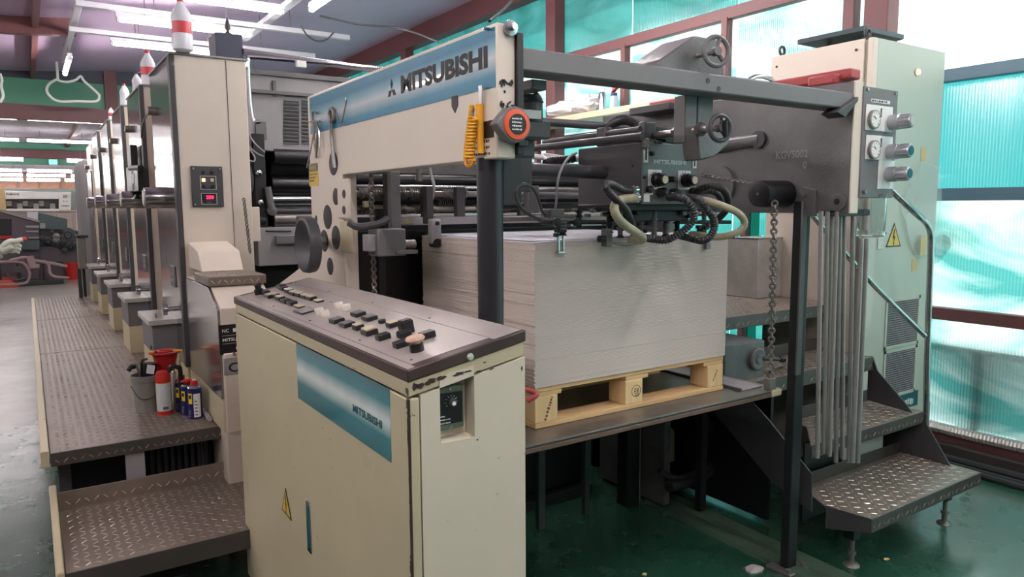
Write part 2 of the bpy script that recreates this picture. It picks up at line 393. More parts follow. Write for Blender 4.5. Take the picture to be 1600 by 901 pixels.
# right wall: steel columns and rails with twin-wall plastic sheets between them
def sheet_mat(name, ca, cb, lo, hi, sc, gl=.12):
    m = bpy.data.materials.new(name); m.use_nodes = True; N = m.node_tree.nodes; Lk = m.node_tree.links
    N.remove(N['Principled BSDF']); out = N['Material Output']
    tc = N.new('ShaderNodeTexCoord'); mp = N.new('ShaderNodeMapping'); mp.inputs['Scale'].default_value = (1, .5, 1.4); mp.inputs['Rotation'].default_value = (.5, 0, 0)
    Lk.new(tc.outputs['Object'], mp.inputs[0])
    nz = N.new('ShaderNodeTexNoise'); nz.inputs['Scale'].default_value = sc; nz.inputs['Detail'].default_value = 5; nz.inputs['Distortion'].default_value = .8
    Lk.new(mp.outputs[0], nz.inputs['Vector'])
    r = N.new('ShaderNodeMapRange'); r.inputs[1].default_value = lo; r.inputs[2].default_value = hi; Lk.new(nz.outputs[0], r.inputs[0])
    mx = N.new('ShaderNodeMix'); mx.data_type = 'RGBA'; mx.inputs[6].default_value = ca; mx.inputs[7].default_value = cb; Lk.new(r.outputs[0], mx.inputs[0])
    t = N.new('ShaderNodeBsdfTranslucent'); Lk.new(mx.outputs[2], t.inputs[0])
    g = N.new('ShaderNodeBsdfGlossy'); g.inputs['Roughness'].default_value = .18
    ms = N.new('ShaderNodeMixShader'); ms.inputs[0].default_value = gl; Lk.new(t.outputs[0], ms.inputs[1]); Lk.new(g.outputs[0], ms.inputs[2])
    Lk.new(ms.outputs[0], out.inputs[0]); return m
sh_teal = sheet_mat('teal_sheet', (.012, .15, .14, 1), (.07, .32, .31, 1), .35, .75, 2.4)
sh_film_sun = sheet_mat('teal_sheet_film_sun', (.06, .29, .275, 1), (.74, .88, .86, 1), .40, .62, 1.6)  # white patches put sunlit spots into the colour, besides film folds
sh_sunlit = sheet_mat('sunlit_sheet', (.62, .82, .82, 1), (.95, .98, .97, 1), .35, .6, 1.)  # pale sheet colour stands for panels blown out by the sun
sh_sun_streak = sheet_mat('teal_sheet_sun_streaks', (.035, .24, .25, 1), (.55, .80, .80, 1), .52, .66, 1.1)  # white streaks painted for the sunlit part of this row
RZ = [.1, .87, 1.6, 2.31, 3.03, CZ-.2]
cols = [-4.2, -.8, 2.72, 6.2, 9.7, 13.1]
def corr(y0, y1, z0, z1, m, kind='wall'):
    b = B(); p = .009; n = int((y1-y0)/p); vs = []
    for i in range(n+1):
        y = y0+(y1-y0)*i/n; x = WX-.012+(.0035 if i % 2 else 0)
        vs += [(x, y, z0), (x, y, z1)]
    b.add(vs, [(2*i, 2*i+2, 2*i+3, 2*i+1) for i in range(n)])
    o = b.build('wall_sheet', m, smooth=False); o['kind'] = 'structure'; return o
for ci in range(len(cols)-1):
    a, c = cols[ci], cols[ci+1]
    for k in range(len(RZ)-1):
        y = a
        while y < c-.05:
            e = min(y+1.2, c)
            if e+.3 > c: e = c
            if k >= 3 and c <= 2.8: m = sh_sunlit
            elif k == 2 and c <= 2.8: m = sh_sun_streak
            elif k <= 1 and c <= 2.8: m = sh_film_sun
            elif k == 2: m = sh_film_sun if y > 3 else sh_teal
            elif k == 3: m = sh_film_sun
            else: m = sh_teal if (k < 4 or y > 2.8) else sh_film_sun
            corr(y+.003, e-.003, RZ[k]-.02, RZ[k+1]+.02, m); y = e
bluerail = mat('blue_grey_rail', (92, 118, 134), .5, var=.08)
def rail(z, y0, y1, h=.075, d=.07, m=None):
    return struct(box('trim_wall_rail', m or darkred, WX-.02-d, WX-.02, y0, y1, z-h/2, z+h/2, bevel=.004))
for i in range(len(cols)-1):
    a, c = cols[i]+.08, cols[i+1]-.08
    for k, z in enumerate(RZ[:-1]):
        if k in (3,) and i >= 2: continue
        rail(z, a, c, .09 if k == 4 else .075, m=bluerail if k in (2, 3) and i < 2 else None)
for y in cols: struct(box('trim_wall_column', darkred, WX-.15, WX-.02, y-.08, y+.08, 0, CZ, bevel=.004))
struct(box('trim_wall_column', darkred, WX-.1, WX-.02, 2.9, 2.98, 0, CZ, bevel=.004))
for u, vv in ((975, 100), (1133, 60)):
    y = at(u, vv, x=WX-.08).y; struct(box('trim_window_post', darkred, WX-.1, WX-.03, y-.03, y+.03, 2.2, 3.0, bevel=.003))
struct(box('trim_window_sill', darkred, WX-.1, WX-.03, 2.8, 6.1, 2.2, 2.26, bevel=.003))
struct(box('baseboard_right', mat('dark_base_beam', (58, 50, 50), .6), WX-.14, WX+.04, YB, YH, 0, .08, bevel=.01))
struct(box('wall_right_far', whitew, WX, WX+.1, YH, YE, -.12, 3.4, bevel=0))
# outside: ground, an overhang added to shade the sheets and things standing against the sheets
struct(box('ground_outside', mat('yard_concrete', (186, 184, 178), .8), WX+.07, WX+14, -12, 24, -.16, -.04, bevel=0))
struct(box('shading_overhang', mat('overhang_grey', (120, 122, 126), .6), WX+.12, WX+.75, YB, YH, CZ, CZ+.08, bevel=0))  # unseen overhang, added to keep sun off the top of the wall
tb = thing('garden_table', (WX+.2, 1.9, -.04), 'dark table standing outside, seen as a shadow through the lower teal sheet', 'table')
tdk = mat('dark_wood', (50, 44, 40), .7)
p0, p1 = at(1455, 520, x=WX+.03), at(1600, 560, x=WX+.03)
box('tabletop', tdk, WX+.03, WX+.55, 1.35, 2.35, .62, .7, tb)
for x in (WX+.035, WX+.48):
    for y in (1.42, 2.0): B().box(x, x+.07, y, y+.09, -.04, .62).build('leg', tdk, tb)
ct = thing('crate', (WX+.3, 1.45, -.04), 'dark crate standing outside, seen as a shadow at the foot of the teal wall', 'crate')
box('crate_body', tdk, WX+.03, WX+.5, .8, 1.28, -.04, .3, ct); box('crate_lid', tdk, WX+.028, WX+.51, .78, 1.3, .3, .34, ct)
yp = at(1487, 368, x=WX+.04)
tag(B().lathe((WX+.045, yp.y, yp.z), X_, [(.05, 0), (.06, .01), (.06, .1), (.03, .12)], 12).build('float', yellow), 'small yellow object glowing through the sheet beside the handrail', 'float')

# cables and pipes on the floor by the wall
for k, (yy, r) in enumerate(((0, .022), (.0, .015), (.0, .018))):
    pts = [V((WX-.2-.07*k+.02*math.sin(i*1.3+k), -2+i*.5, r)) for i in range(14)]
    tag(B().tube(pts, r, 8, 3).build('floor_cable', rubber), ['thick dark cable lying closest to the foot of the teal wall', 'thinner dark cable second from the foot of the teal wall', 'dark cable lying third out from the foot of the teal wall'][k], 'cable')
tag(B().tube([V((WX-.09, -2+i*.5, .155+.006*(i % 2))) for i in range(14)], .035, 8, 2, rib=.12, pitch=.02).build('foil_pipe', galv), 'silvery foil wrapped pipe lying on the base beam of the teal wall', 'pipe')

# ------------------------------------------------------------------ lamps
fix_m = mat('lamp_fixture_white', (200, 198, 206), .4, var=.05)
def lamp(c, ax, L, label, group=None, drop=.0, wide=.035, rods=True, ceil=CZ):
    c = V(c); ax = V(ax); t = thing('fluorescent_lamp', c, label, 'lamp', group)
    sd = Z_.cross(ax)
    b = B(); b.tube([c-ax*L/2, c+ax*L/2], .02, 4); b.v = []
    b = B(); P = [(-.03, 0), (.03, 0), (.022, .04), (-.022, .04)]
    vs = [c+ax*(s*L/2)+sd*p+Z_*(q+.02) for s in (-1, 1) for p, q in P]
    b.add(vs, [(0, 1, 2, 3), (7, 6, 5, 4)]+[(i, (i+1) % 4, (i+1) % 4+4, i+4) for i in range(4)])
    b.build('lamp_housing', fix_m, t)
    for s in (-1, 1): B().cyl(c+ax*(s*L/2*.99), c+ax*(s*(L/2-.03)), wide*.8, 8).build('end_cap', fix_m, t)
    B().cyl(c-ax*(L/2-.03), c+ax*(L/2-.03), wide*.62, 10).build('glowing_tube', tube_far if c.y > YH else tube_m, t)
    top = 3.32 if c.y > YH else (3.6+(CZ-3.6)*max(0, c.x)/(WX+.12) if c.x > 0 else 3.6+.18*c.x/7.5)
    if rods:
        for s in (-1, 1): B().cyl(c+ax*(s*L*.3)+Z_*.06, V((c.x, c.y, top+.004))+ax*(s*L*.3), .005, 6).build('hanger_rod', steel_d, t)
    return t
def along(pa, pb):   # centre, axis, length
    d = pb-pa; return (pa+pb)/2, d.normalized(), d.length
LZ = 3.3
ya = at(285, 42, z=LZ).y; yb = at(250, 75, z=LZ).y; yc = at(350, 6, z=LZ).y
xa0, xa1 = at(183, 27, z=LZ).x, at(390, 58, z=LZ).x
lamp(((xa0+xa1)/2, ya, LZ), X_, 1.24, 'lit tube lamp in the middle row, behind the bottle on the nearest tower')
lamp(((xa0+xa1)/2+.05, yb, LZ), X_, 1.24, 'lit tube lamp in the third row back, lowest of the three above the towers')
lamp((1.45, yc, LZ), X_, 1.24, 'lit tube lamp at the top edge, nearest of the three above the towers')
lamp((.55, at(105, 104, z=LZ).y, LZ), Y_, 1.24, 'short looking lit lamp seen end on at the end of the left rail')
lamp((2.25, 6.0, LZ), Y_, 1.24, 'lamp running along the right ceiling rail above the feeder')
# rails that carry the lamps
def trunk(x0, x1, y0, y1, z, label):
    t = thing('lamp_rail', ((x0+x1)/2, (y0+y1)/2, z), label, 'rail')
    box('rail_channel', fix_m, x0, x1, y0, y1, z, z+.05, t, .003)
    L = max(x1-x0, y1-y0); n = max(2, int(L/1.6))
    for i in range(n):
        f = (i+.5)/n; x = x0+(x1-x0)*(f if x1-x0 > y1-y0 else .5); y = y0+(y1-y0)*(f if y1-y0 >= x1-x0 else .5)
        B().cyl((x, y, z+.05), (x, y, 3.6+(CZ-3.6)*x/(WX+.12)+.004), .005, 6).build('hanger_rod', steel_d, t)
trunk(.5, 3.1, ya-.03, ya+.03, LZ+.072, 'pale rail across the ceiling above the middle lamp')
trunk(.5, 3.1, yb-.03, yb+.03, LZ+.072, 'pale rail across the ceiling above the third lamp')
trunk(.52, .58, 3.5, 11.6, LZ+.16, 'pale rail running down the hall over the towers, at upper left')
trunk(2.2, 2.28, 3.0, 9.0, LZ+.16, 'pale rail running down the hall over the feeder, at upper centre')
# unseen lamps on the camera's side, some added at left to brighten the pile
for i, (x, y) in enumerate([(-4.6, 5.), (.45, .6), (.45, -1.6), (3.3, .6), (3.3, -1.6), (-2.4, -.8), (-2.4, 1.6), (-2.8, 3.6), (-2.8, 6.5), (-2.8, 9.5), (3.3, 4.6), (2.25, 3.4)]):
    lamp((x, y, 3.3), Y_, 1.24, 'unseen tube lamp under the ceiling, lighting the near hall', 'tube lamps of the near hall')
# rows in the far hall
rowlab = ['first', 'second', 'third', 'fourth', 'fifth', 'sixth']
LR = [(187, None, -2.2, 1.45), (220, None, -2.2, 1.6), (250, 22.5, None, None), (267, 31, None, None), (274, 36, None, None), (281, 42, None, None)]
for k, (v, yy, _, _) in enumerate(LR):
    y = yy or at(80, v, z=3.1).y; z = at(80, v, y=y).z
    if z > 3.25: z = 3.25
    spans = [(-7.3, -5.95), (-5.85, -4.5), (-4.4, -3.05), (-2.95, -1.55), (-1.4, 0.0), (.1, 1.5), (1.65, 3.05)]
    if k == 2: spans = [(-2.4, at(38, 250, y=y).x), (at(103, 250, y=y).x, 2.6)]
    for j, (a, c) in enumerate(spans):
        lamp(((a+c)/2, y, z), X_, c-a, '%s tube lamp from the left in the %s lamp row of the far hall' % (('first', 'second', 'third', 'fourth', 'fifth', 'sixth', 'seventh')[j], rowlab[k]), 'tube lamps, %s row of the far hall' % rowlab[k], wide=.05+.012*k)
ex = at(83, 253, y=YH2-.2)
es = thing('exit_sign', ex-V((0, 0, .12)), 'small glowing green exit sign under the far header', 'sign')
box('sign_box', white, ex.x-.1, ex.x+.1, YH2-.2, YH2-.16, ex.z-.07, ex.z+.07, es)
box('sign_face', exitg, ex.x-.09, ex.x+.09, YH2-.206, YH2-.2, ex.z-.06, ex.z+.06, es, 0)
# ------------------------------------------------------------------ walkway with its step
WZ = .5; wx0, wx1, wy0, wy1 = .0, .70, 3.63, 10.1
w = thing('walkway_platform', (.35, 6, 0), 'long treadplate walkway beside the row of towers', 'platform')
for i, (a, c) in enumerate(((wy0, 6.2), (6.21, 8.1), (8.11, wy1))):
    d = B().box(wx0+.015, wx1, a, c, WZ-.05, WZ).build('deck_plate', tread, w, .003)
    lb = lugs(B(), (wx0+.03, a+.01, WZ), X_, Y_, .64, c-a-.02); lb.build('tread_lugs', tread_n, d, smooth=False, kind='stuff')
fr = B().box(wx0+.015, 1.12, wy0-.004, wy0, WZ-.06, WZ-.001).build('front_skirt', tread_d, w, .001)
lugs(B(), (wx0+.02, wy0-.004, WZ-.058), X_, Z_, 1.08, .055).build('tread_lugs', tread, fr, smooth=False, kind='stuff')
B().box(wx0-.02, wx0+.012, wy0-.0, wy1, WZ-.06, WZ+.012).build('side_rail', cream_worn_dim, w, .003, label='cream edge rail along the aisle side')
for y in (3.75, 5.2, 6.8, 8.4, 9.8):
    for x in (.04, .62): B().box(x, x+.05, y, y+.05, 0, WZ-.05).build('leg', dgray, w, .002)
B().box(.3, .38, wy0+.02, wy0+.03, 0, WZ-.06).build('support_plate', lgray, w, .002)
B().box(.75, .84, wy0+.02, wy0+.03, 0, WZ-.06).build('support_plate', lgray, w, .002)
b = B()
for k in range(9): b.tube([(.42+k*.03, wy0+.12, .01), (.42+k*.03, wy0+.12, WZ-.07)], .011, 6)
b.build('cable_bundle', rubber, w)
box('under_panel', black, .06, 1.1, wy0+.2, wy0+.22, 0, WZ-.06, w)
s = thing('walkway_step', (.35, 3.3, 0), 'lower treadplate step in front of the walkway, beside the control console', 'step')
sy0, sy1 = 2.95, 3.60
st = B().box(.03, .80, sy0, sy1, .215, .25).build('step_plate', tread, s, .004)
lugs(B(), (.045, sy0+.012, .25), X_, Y_, .74, sy1-sy0-.02, .036, .03).build('tread_lugs', tread_n, st, smooth=False, kind='stuff')
k = B().box(.03, .80, sy1, sy1+.006, .215, .33).build('back_lip', tread, s, .002)
lugs(B(), (.045, sy1, .255), X_, Z_, .74, .07, .036, .03).build('tread_lugs', tread_n, k, smooth=False, kind='stuff')
B().box(.03, .80, sy0-.006, sy0, .17, .25).build('front_skirt', tread_d, s, .002)
B().prism([(sy0-.01, .0), (sy1+.03, .0), (sy1+.03, .36), (sy1-.05, .36), (sy0-.01, .26)], 'x', .0, .028).build('side_board', cream_worn_dim, s, .006, label='cream side board')
for y in (3.05, 3.5): B().box(.7, .74, y, y+.04, 0, .215).build('leg', dgray, s, .002)

# ------------------------------------------------------------------ printing towers
TX = .70; TZ = 2.375; TY = [4.33, 5.55, 6.72, 7.88, 9.05]
DL = .80
def tower():
    y = TY[0]
    t = thing('printing_tower', (TX, y, 0), '', 'printing tower', 'towers of the printing press')
    box('housing', cream, TX+.012, 1.085, y+.006, y+DL, WZ-.3, TZ-.012, t, .004)
    box('side_cover', stainless, TX-.006, TX+.012, y+.062, y+DL-.02, .66, TZ-.02, t, .003)
    box('plinth', cream_worn_dim, TX, TX+.012, y+.03, y+DL-.02, WZ+.001, .655, t, .002)
    box('edge_trim', dgray, TX-.014, TX+.014, y, y+.06, .66, TZ-.012, t, .004)
    box('top_cap', lgray, TX-.012, 1.09, y-.004, y+DL, TZ-.012, TZ, t, .003)
    pl = box('nameplate', mat('plate_grey', (96, 94, 92), .3, .6), TX-.012, TX-.006, y+.22, y+.38, 1.09, 1.21, t, .003)
    box('plate_lettering', mat('plate_silver', (150, 148, 146), .3, .8), TX-.0145, TX-.012, y+.25, y+.35, 1.12, 1.135, pl, 0)
    box('plate_lettering', MATS['plate_silver'], TX-.0145, TX-.012, y+.25, y+.33, 1.155, 1.172, pl, 0)
    yk = y+.36
    g = B().lathe((TX-.13, yk, 1.606), X_, [(.048, 0), (.057, .004), (.061, .015), (.061, .128)], 24).build('guide_drum', stainless, t)
    B().lathe((TX-.134, yk, 1.606), X_, [(.045, 0), (.052, .006)], 24).build('drum_face', steel_d, g)
    kb = B().lathe((TX-.05, y+.62, 2.13), X_, [(.022, 0), (.026, .004), (.026, .045)], 14).build('side_knob', steel_d, t)
    # foot box with a steel plate and a turning knob
    f = box('foot_box', mgray, .56, TX-.001, y+.28, y+.71, .70, .875, t, .004)
    box('foot_box_base', cream_worn_dim, .56, TX-.001, y+.28, y+.71, WZ+.001, .70, t, .004)
    box('foot_plate', galv, .54, TX-.002, y+.25, y+.74, .875, .905, t, .003)
    k2 = B().lathe((TX-.075, y+.33, .955), X_, [(.02, 0), (.034, .003), (.036, .01), (.036, .028), (.014, .032), (.014, .069)], 18).build('foot_knob', steel, t)
    return t
tw = tower()
tlab = ['cream and stainless tower nearest the camera, with the red lit control panel', 'second tower from the feeder end, with small bottles standing on top',
        'third tower from the feeder end, partly hidden by the second', 'fourth tower from the feeder end', 'fifth tower, farthest and smallest of the row']
tw['label'] = tlab[0]
towers = [tw]
for i in range(1, 5): towers.append(dup(tw, (TX, TY[i], 0), tlab[i]))
# the first tower's own fittings
y = TY[0]
P = lambda u, v: at(u, v, y=y)
a, c = P(297, 259), P(350, 323)
cp = box('control_panel', dgray, a.x, c.x, y-.008, y+.004, c.z, a.z, tw, .003)
w_ = (c.x-a.x); h_ = (a.z-c.z)
def pp(fx, fz): return V((a.x+w_*fx, y-.008, a.z-h_*fz))
for fx in (.08, .92):
    for fz in (.06, .94): q = pp(fx, fz); B().cyl(q, q-Y_*.006, .006, 8).build('screw', steel, cp)
for fx, fz, m in ((.38, .16, black), (.65, .16, black), (.38, .50, black), (.65, .50, black), (.40, .88, black), (.68, .88, black), (.38, .34, lamp_or), (.65, .34, ivory)):
    q = pp(fx, fz); box('panel_button', m, q.x-.009, q.x+.009, y-.016, y-.008, q.z-.009, q.z+.009, cp, .002)
for z0, z1_ in ((.24, .57), (.66, .94)):
    q0, q1 = pp(.28, z0), pp(.78, z1_); b = B()
    for (x0, x1, zz0, zz1) in ((q0.x, q1.x, q0.z-.002, q0.z), (q0.x, q1.x, q1.z, q1.z+.002), (q0.x, q0.x+.002, q1.z, q0.z), (q1.x-.002, q1.x, q1.z, q0.z)): b.box(x0, x1, y-.0095, y-.008, zz0, zz1)
    b.build('panel_outline', inkw, cp)
q = pp(.36, .78); box('display', blackp, q.x-.01, q.x+.062, y-.011, y-.008, q.z-.012, q.z+.024, cp, 0)
txt('250', 'display_digits', led_red, q+V((.012, -.0035, -.006)), X_, Z_, .04, .02, cp)
# seam, dark door strip and the chain that hangs at the tower's inner side
xs = P(363, 300).x; box('panel_seam', mat('seam_dark', (60, 54, 48), .8), xs-.001, xs+.001, y+.002, y+.0065, 1.02, TZ-.02, tw, 0)
x1 = 1.12; box('inner_flange', cream, 1.085, 1.13, y+.02, y+.3, 1.35, 1.55, tw, .004)
def chain(p0, p1, n, r=.004, w=.008, name='chain', m=None, parent=None, sag=0.):
    """link chain as one flexible piece"""
    p0, p1 = V(p0), V(p1); b = B(); d = (p1-p0).normalized(); a = d.orthogonal().normalized(); e = d.cross(a); L = (p1-p0).length/n
    for i in range(n):
        c0 = p0.lerp(p1, (i+.5)/n); c0.z -= sag*4*((i+.5)/n)*(1-(i+.5)/n); f = a if i % 2 else e
        pts = [c0+d*(L*.62*math.cos(t))+f*(w*math.sin(t)) for t in [2*PI*k/8 for k in range(9)]]
        b.tube(pts, r, 5)
    return b.build(name, m or steel_d, parent)
c0, c1 = at(381, 310, y=4.3), at(391, 395, y=4.3)
tag(chain(c0, c1, 22), 'rusty link chain hanging down the inner edge of the nearest tower', 'chain')

# conduit bent down at the top inner corner
q = lambda u, v, yy=4.5: at(u, v, y=yy)
tag(B().tube([q(600, 107), q(470, 96), q(395, 90), q(388, 93), q(388, 110), q(390, 150), q(394, 182), q(399, 190), q(406, 190)], .012, 8, 5).build('conduit_pipe', chrome), 'shiny bent conduit pipe running from behind the nearest tower over the rollers', 'pipe')
tag(B().tube([q(380, 81, 4.9), q(610, 112, 4.9)], .022, 8).build('overhead_pipe', mgray), 'grey straight pipe above the conduit, over the vented cover', 'pipe')
for uu in (469,):
    p = q(uu, 101); tag(B().box(p.x-.03, p.x+.03, p.y-.03, p.y+.0, p.z-.02, p.z+.02).build('junction_box', white, None, .004), 'small white junction box hanging from the conduit', 'box')

# ------------------------------------------------------------------ delivery box in front of the first tower
f = thing('front_housing', (.9, 3.9, 0), 'low cream housing with a treadplate top in front of the nearest tower', 'housing')
hx0, hx1 = .70, at(414, 425, y=3.68).x-.01
yF = 3.50; yT = 3.68; zt = at(335, 432, y=yT).z
prof = [(4.33, .02), (yF, .02), (yF, at(343, 482, y=yF).z), (yT, zt-.045), (4.33, zt-.045)]
B().prism(prof, 'x', hx0+.012, hx1).build('body', cream, f, .004)
side = [(4.30, .66), (yF+.004, .66), (yF+.004, prof[2][1]-.01), (yT+.004, zt-.05), (4.30, zt-.05)]
B().prism(side, 'x', hx0, hx0+.012).build('side_cover', stainless, f, .002)
box('side_plinth', cream_worn_dim, hx0+.002, hx0+.012, yF, 4.3, .5, .655, f, .002)
tt = box('tread_top', tread, hx0-.002, hx1+.01, yT-.02, 4.0, zt-.045, zt, f, .004)
lugs(B(), (hx0-.0, yT-.02, zt-.043), X_, Z_, hx1-hx0, .042, .03, .026).build('tread_lugs', tread_n, tt, smooth=False, kind='stuff')
lugs(B(), (hx0-.0, yT-.01, zt), X_, Y_, hx1-hx0, .3, .03, .026).build('tread_lugs', tread_n, tt, smooth=False, kind='stuff')
B().prism([(4.33, zt+.14), (4.33, zt), (3.98, zt), (4.06, zt+.10)], 'x', hx0+.03, hx1-.02).build('sloped_flap', cream, f, .004)
a, c = at(342, 508, y=yF), at(395, 549, y=yF)
lb = box('name_label', blackp, a.x, c.x, yF-.003, yF, c.z, a.z, f, 0)
hh = a.z-c.z
txt('NC', 'lettering', inkw, V((a.x+.012, yF-.003, c.z+hh*.74)), X_, Z_, .03, hh*.12, lb)
box('lettering', white, a.x+.06, a.x+.125, yF-.0045, yF-.003, c.z+hh*.74, c.z+hh*.86, lb, 0)
txt('MITSUBISHI', 'lettering', inkw, V((a.x+.012, yF-.003, c.z+hh*.44)), X_, Z_, .115, hh*.11, lb)
txt('MITSUBISHI', 'lettering', inkw, V((a.x+.07, yF-.003, c.z+hh*.14)), X_, Z_, .075, hh*.1, lb)
for fz in (.36, .63): box('label_line', inkw, a.x+.01, a.x+.14, yF-.0038, yF-.003, c.z+hh*fz, c.z+hh*fz+.0012, lb, 0)
box('lower_door', cream, at(346, 500, y=yF).x, hx1-.01, yF-.012, yF, .5, at(350, 552, y=yF).z, f, .004)
a, c = at(349, 560, y=yF-.012), at(378, 583, y=yF-.012)
pl = box('mark_plate', lgray, a.x, c.x, yF-.015, yF-.012, c.z, a.z, f, .001)
txt('CE', 'lettering', ink, V((a.x+.02, yF-.015, c.z+.012)), X_, Z_, .085, .045, pl)
B().cyl(at(366, 553, y=yF-.012), at(366, 553, y=yF-.012)-Y_*.008, .008, 10).build('screw', steel, f)

# ------------------------------------------------------------------ inside of the first printing unit, seen past the feeder
ui = thing('roller_unit', (1.8, 4.9, 0), 'dark roller bank with a grey vented cover between tower and feeder', 'roller unit')
yi = 4.62
G = lambda u, v: at(u, v, y=yi)
zc = G(480, 238).z; ztop = 2.37
box('vented_cover', lgray, 1.10, 2.75, yi, yi+.9, zc, ztop, ui, .006)
box('cover_ledge', mgray, 1.10, 2.75, yi-.035, yi, G(480, 152).z, G(480, 152).z+.02, ui, .002)
box('cover_ledge', mgray, 1.10, 2.75, yi-.02, yi, G(480, 124).z, G(480, 124).z+.03, ui, .002)
box('cover_rib', mgray, G(425, 135).x, G(425, 135).x+.02, yi-.02, yi, G(425, 150).z, G(425, 126).z, ui, .001)
for cx0, cx1 in ((443, 467), (471, 497), (501, 527), (531, 557)):
    for k in range(14):
        v = 146+k*5.75; p0, p1 = G(cx0, v+4.2), G(cx1, v)
        if v > 150 and v < 153: continue
        bb = B().prism([(yi-.0, p0.z), (yi-.012, p0.z+.001), (yi-.0, p0.z+.012)], 'x', p0.x, p1.x); bb.build('vent_louvre', mgray, ui, smooth=False)
        box('vent_slot', blackp, p0.x, p1.x, yi-.002, yi, p0.z+.010, p0.z+.019, ui, 0)
p = G(404, 205); box('cover_patch', mgray, p.x-.02, p.x+.045, yi-.012, yi, p.z-.05, p.z+.06, ui, .003)
box('rear_shell', black, 1.16, 2.75, yi+.45, yi+.9, .05, zc, ui, .004)
def roll(v, r, m, yy, nm, x0=1.30): 
    p = at(480, v, y=yy); B().cyl((x0, yy, p.z), (2.75, yy, p.z), r, 28).build(nm, m, ui)
roll(258, .085, black, yi+.14, 'ink_roller'); roll(289, .06, blackp, yi+.10, 'ink_roller'); roll(246, .05, black, yi+.02, 'ink_roller')
roll(312, .075, chrome, yi+.18, 'plate_cylinder'); roll(331, .035, black, yi+.1, 'form_roller'); roll(341, .03, steel_d, yi+.06, 'form_roller')
roll(352, .035, black, yi+.08, 'form_roller')
sf = [(yi-.03, zc+.1), (yi-.03, 1.34), (yi+.5, 1.34), (yi+.5, zc+.1)]
B().prism(sf, 'x', 1.17, 1.24).build('side_frame', black, ui, .004)
# levers, bolts and hoses on the dark side frame
for u, v, r, m in ((404, 270, .018, steel), (407, 316, .016, steel), (425, 329, .03, mgray), (409, 345, .025, black), (388, 277, .03, dgray)):
    p = at(u, v, y=yi-.05); B().lathe(p, -Y_, [(r*.9, -.03), (r, 0), (r, .012), (r*.6, .016)], 14).build('adjuster_knob', m, ui)
b = B().tube([at(418, 292, y=yi-.06), at(421, 308, y=yi-.06), at(425, 328, y=yi-.06)], .022, 8, 3); b.build('lever_arm', mgray, ui)
B().tube([at(386, 262, y=yi-.05), at(390, 282, y=yi-.05), at(388, 298, y=yi-.05)], .025, 8, 3).build('lever_arm', dgray, ui)
for pts in ([(383, 226), (392, 236), (398, 246), (396, 252), (386, 248), (382, 238)], [(380, 218), (390, 230), (402, 240), (412, 244)], [(388, 210), (400, 226), (414, 238)]):
    B().tube([at(u, v, y=yi-.1) for u, v in pts], .005, 6, 5).build('air_hose', lgray, ui)
a, c = at(396, 356, y=yi-.08), at(487, 412, y=yi-.08)
gb = box('ink_tray_cover', lgray, 1.16, 2.7, yi-.08, yi+.3, c.z, a.z, ui, .005)
a, c = at(430, 368, y=yi-.1), at(487, 380, y=yi-.1)
box('cover_handle', mgray, a.x, a.x+.62, yi-.12, yi-.08, c.z, a.z, ui, .006)
B().tube([at(415, 361, y=yi-.09), at(455, 361, y=yi-.09)], .005, 6).build('cover_rod', black, ui)
box('lower_shell', black, 1.16, 2.6, yi, yi+.4, .05, c.z-.02, ui, .004)
# ------------------------------------------------------------------ feeder frame
Y0 = 1.614; NX0, NX1 = 1.027, 1.085; FX0, FX1 = 2.612, 2.665
fe = thing('sheet_feeder', (1.85, 2.4, 0), 'feeder frame with the large cream beam lettered in black and the dark far side plate', 'feeder')
n = lambda u, v: at(u, v, x=NX0)
yA = n(480, 152).y; zA = 2.013; zB = 1.672
yC = at(557, 275, x=NX1).y
prof = [(Y0, zA), (yA, zA), (yA-.02, .95), (yA+.32, .55), (yA+.32, .02), (yC, .02), (yC, zB), (Y0, zB)]
gus = n(432, 446)
prof = [(Y0, zA), (yA, zA), (yA, n(487, 402).z), (gus.y, gus.z), (gus.y, .02), (yC+.0, .02), (yC, zB), (Y0, zB)]
ns = B().prism(prof, 'x', NX0, NX1).build('near_side_frame', cream, fe, .004)
# colour band
tb_ = [n(484, 158), n(775, 41)]
ramp = ramp_mat('teal_band_beam', [(0, (20, 112, 140)), (.2, (40, 130, 158)), (.5, (190, 198, 202)), (.66, (120, 168, 186)), (.85, (24, 114, 146)), (1, (34, 124, 152))], 2, rough=.34, coat=.2, slant=.12)
zb0, zb1 = n(750, 142).z, n(700, 70).z
bd = B().box(NX0-.0012, NX0, Y0+.004, yA-.03, zb0, zb1).build('colour_band', ramp, ns, smooth=False, label='teal and white gradient band')
# lettering, read from far to near
a = n(626, 152); c = n(762, 82)
hL = (n(700, 95).z-n(700, 126).z); zl = n(700, 125).z
txt('MITSUBISHI', 'lettering', ink, V((NX0-.0012, n(627, 130).y, zl)), -Y_, Z_, n(627, 130).y-n(763, 100).y, hL*1.05, ns, bold=.05)
dm = B(); cy = n(613, 140).y; s_ = hL*.42; z0_ = zl+.0
def rhomb(p, q, ang):
    d = V((0, -math.cos(ang), math.sin(ang))); e = V((0, -math.cos(ang+PI/3), math.sin(ang+PI/3)))
    o = V((NX0-.002, cy, z0_+s_*.95)); L = s_*.95
    k = V((-.0002, 0, 0)); P4 = [o, o+d*L, o+d*L+e*L, o+e*L]
    dm.add(P4, [(0, 1, 2, 3)])
for k in range(3): rhomb(0, 0, PI/3+2*PI*k/3)
dm.build('three_diamond_mark', ink, ns, smooth=False)
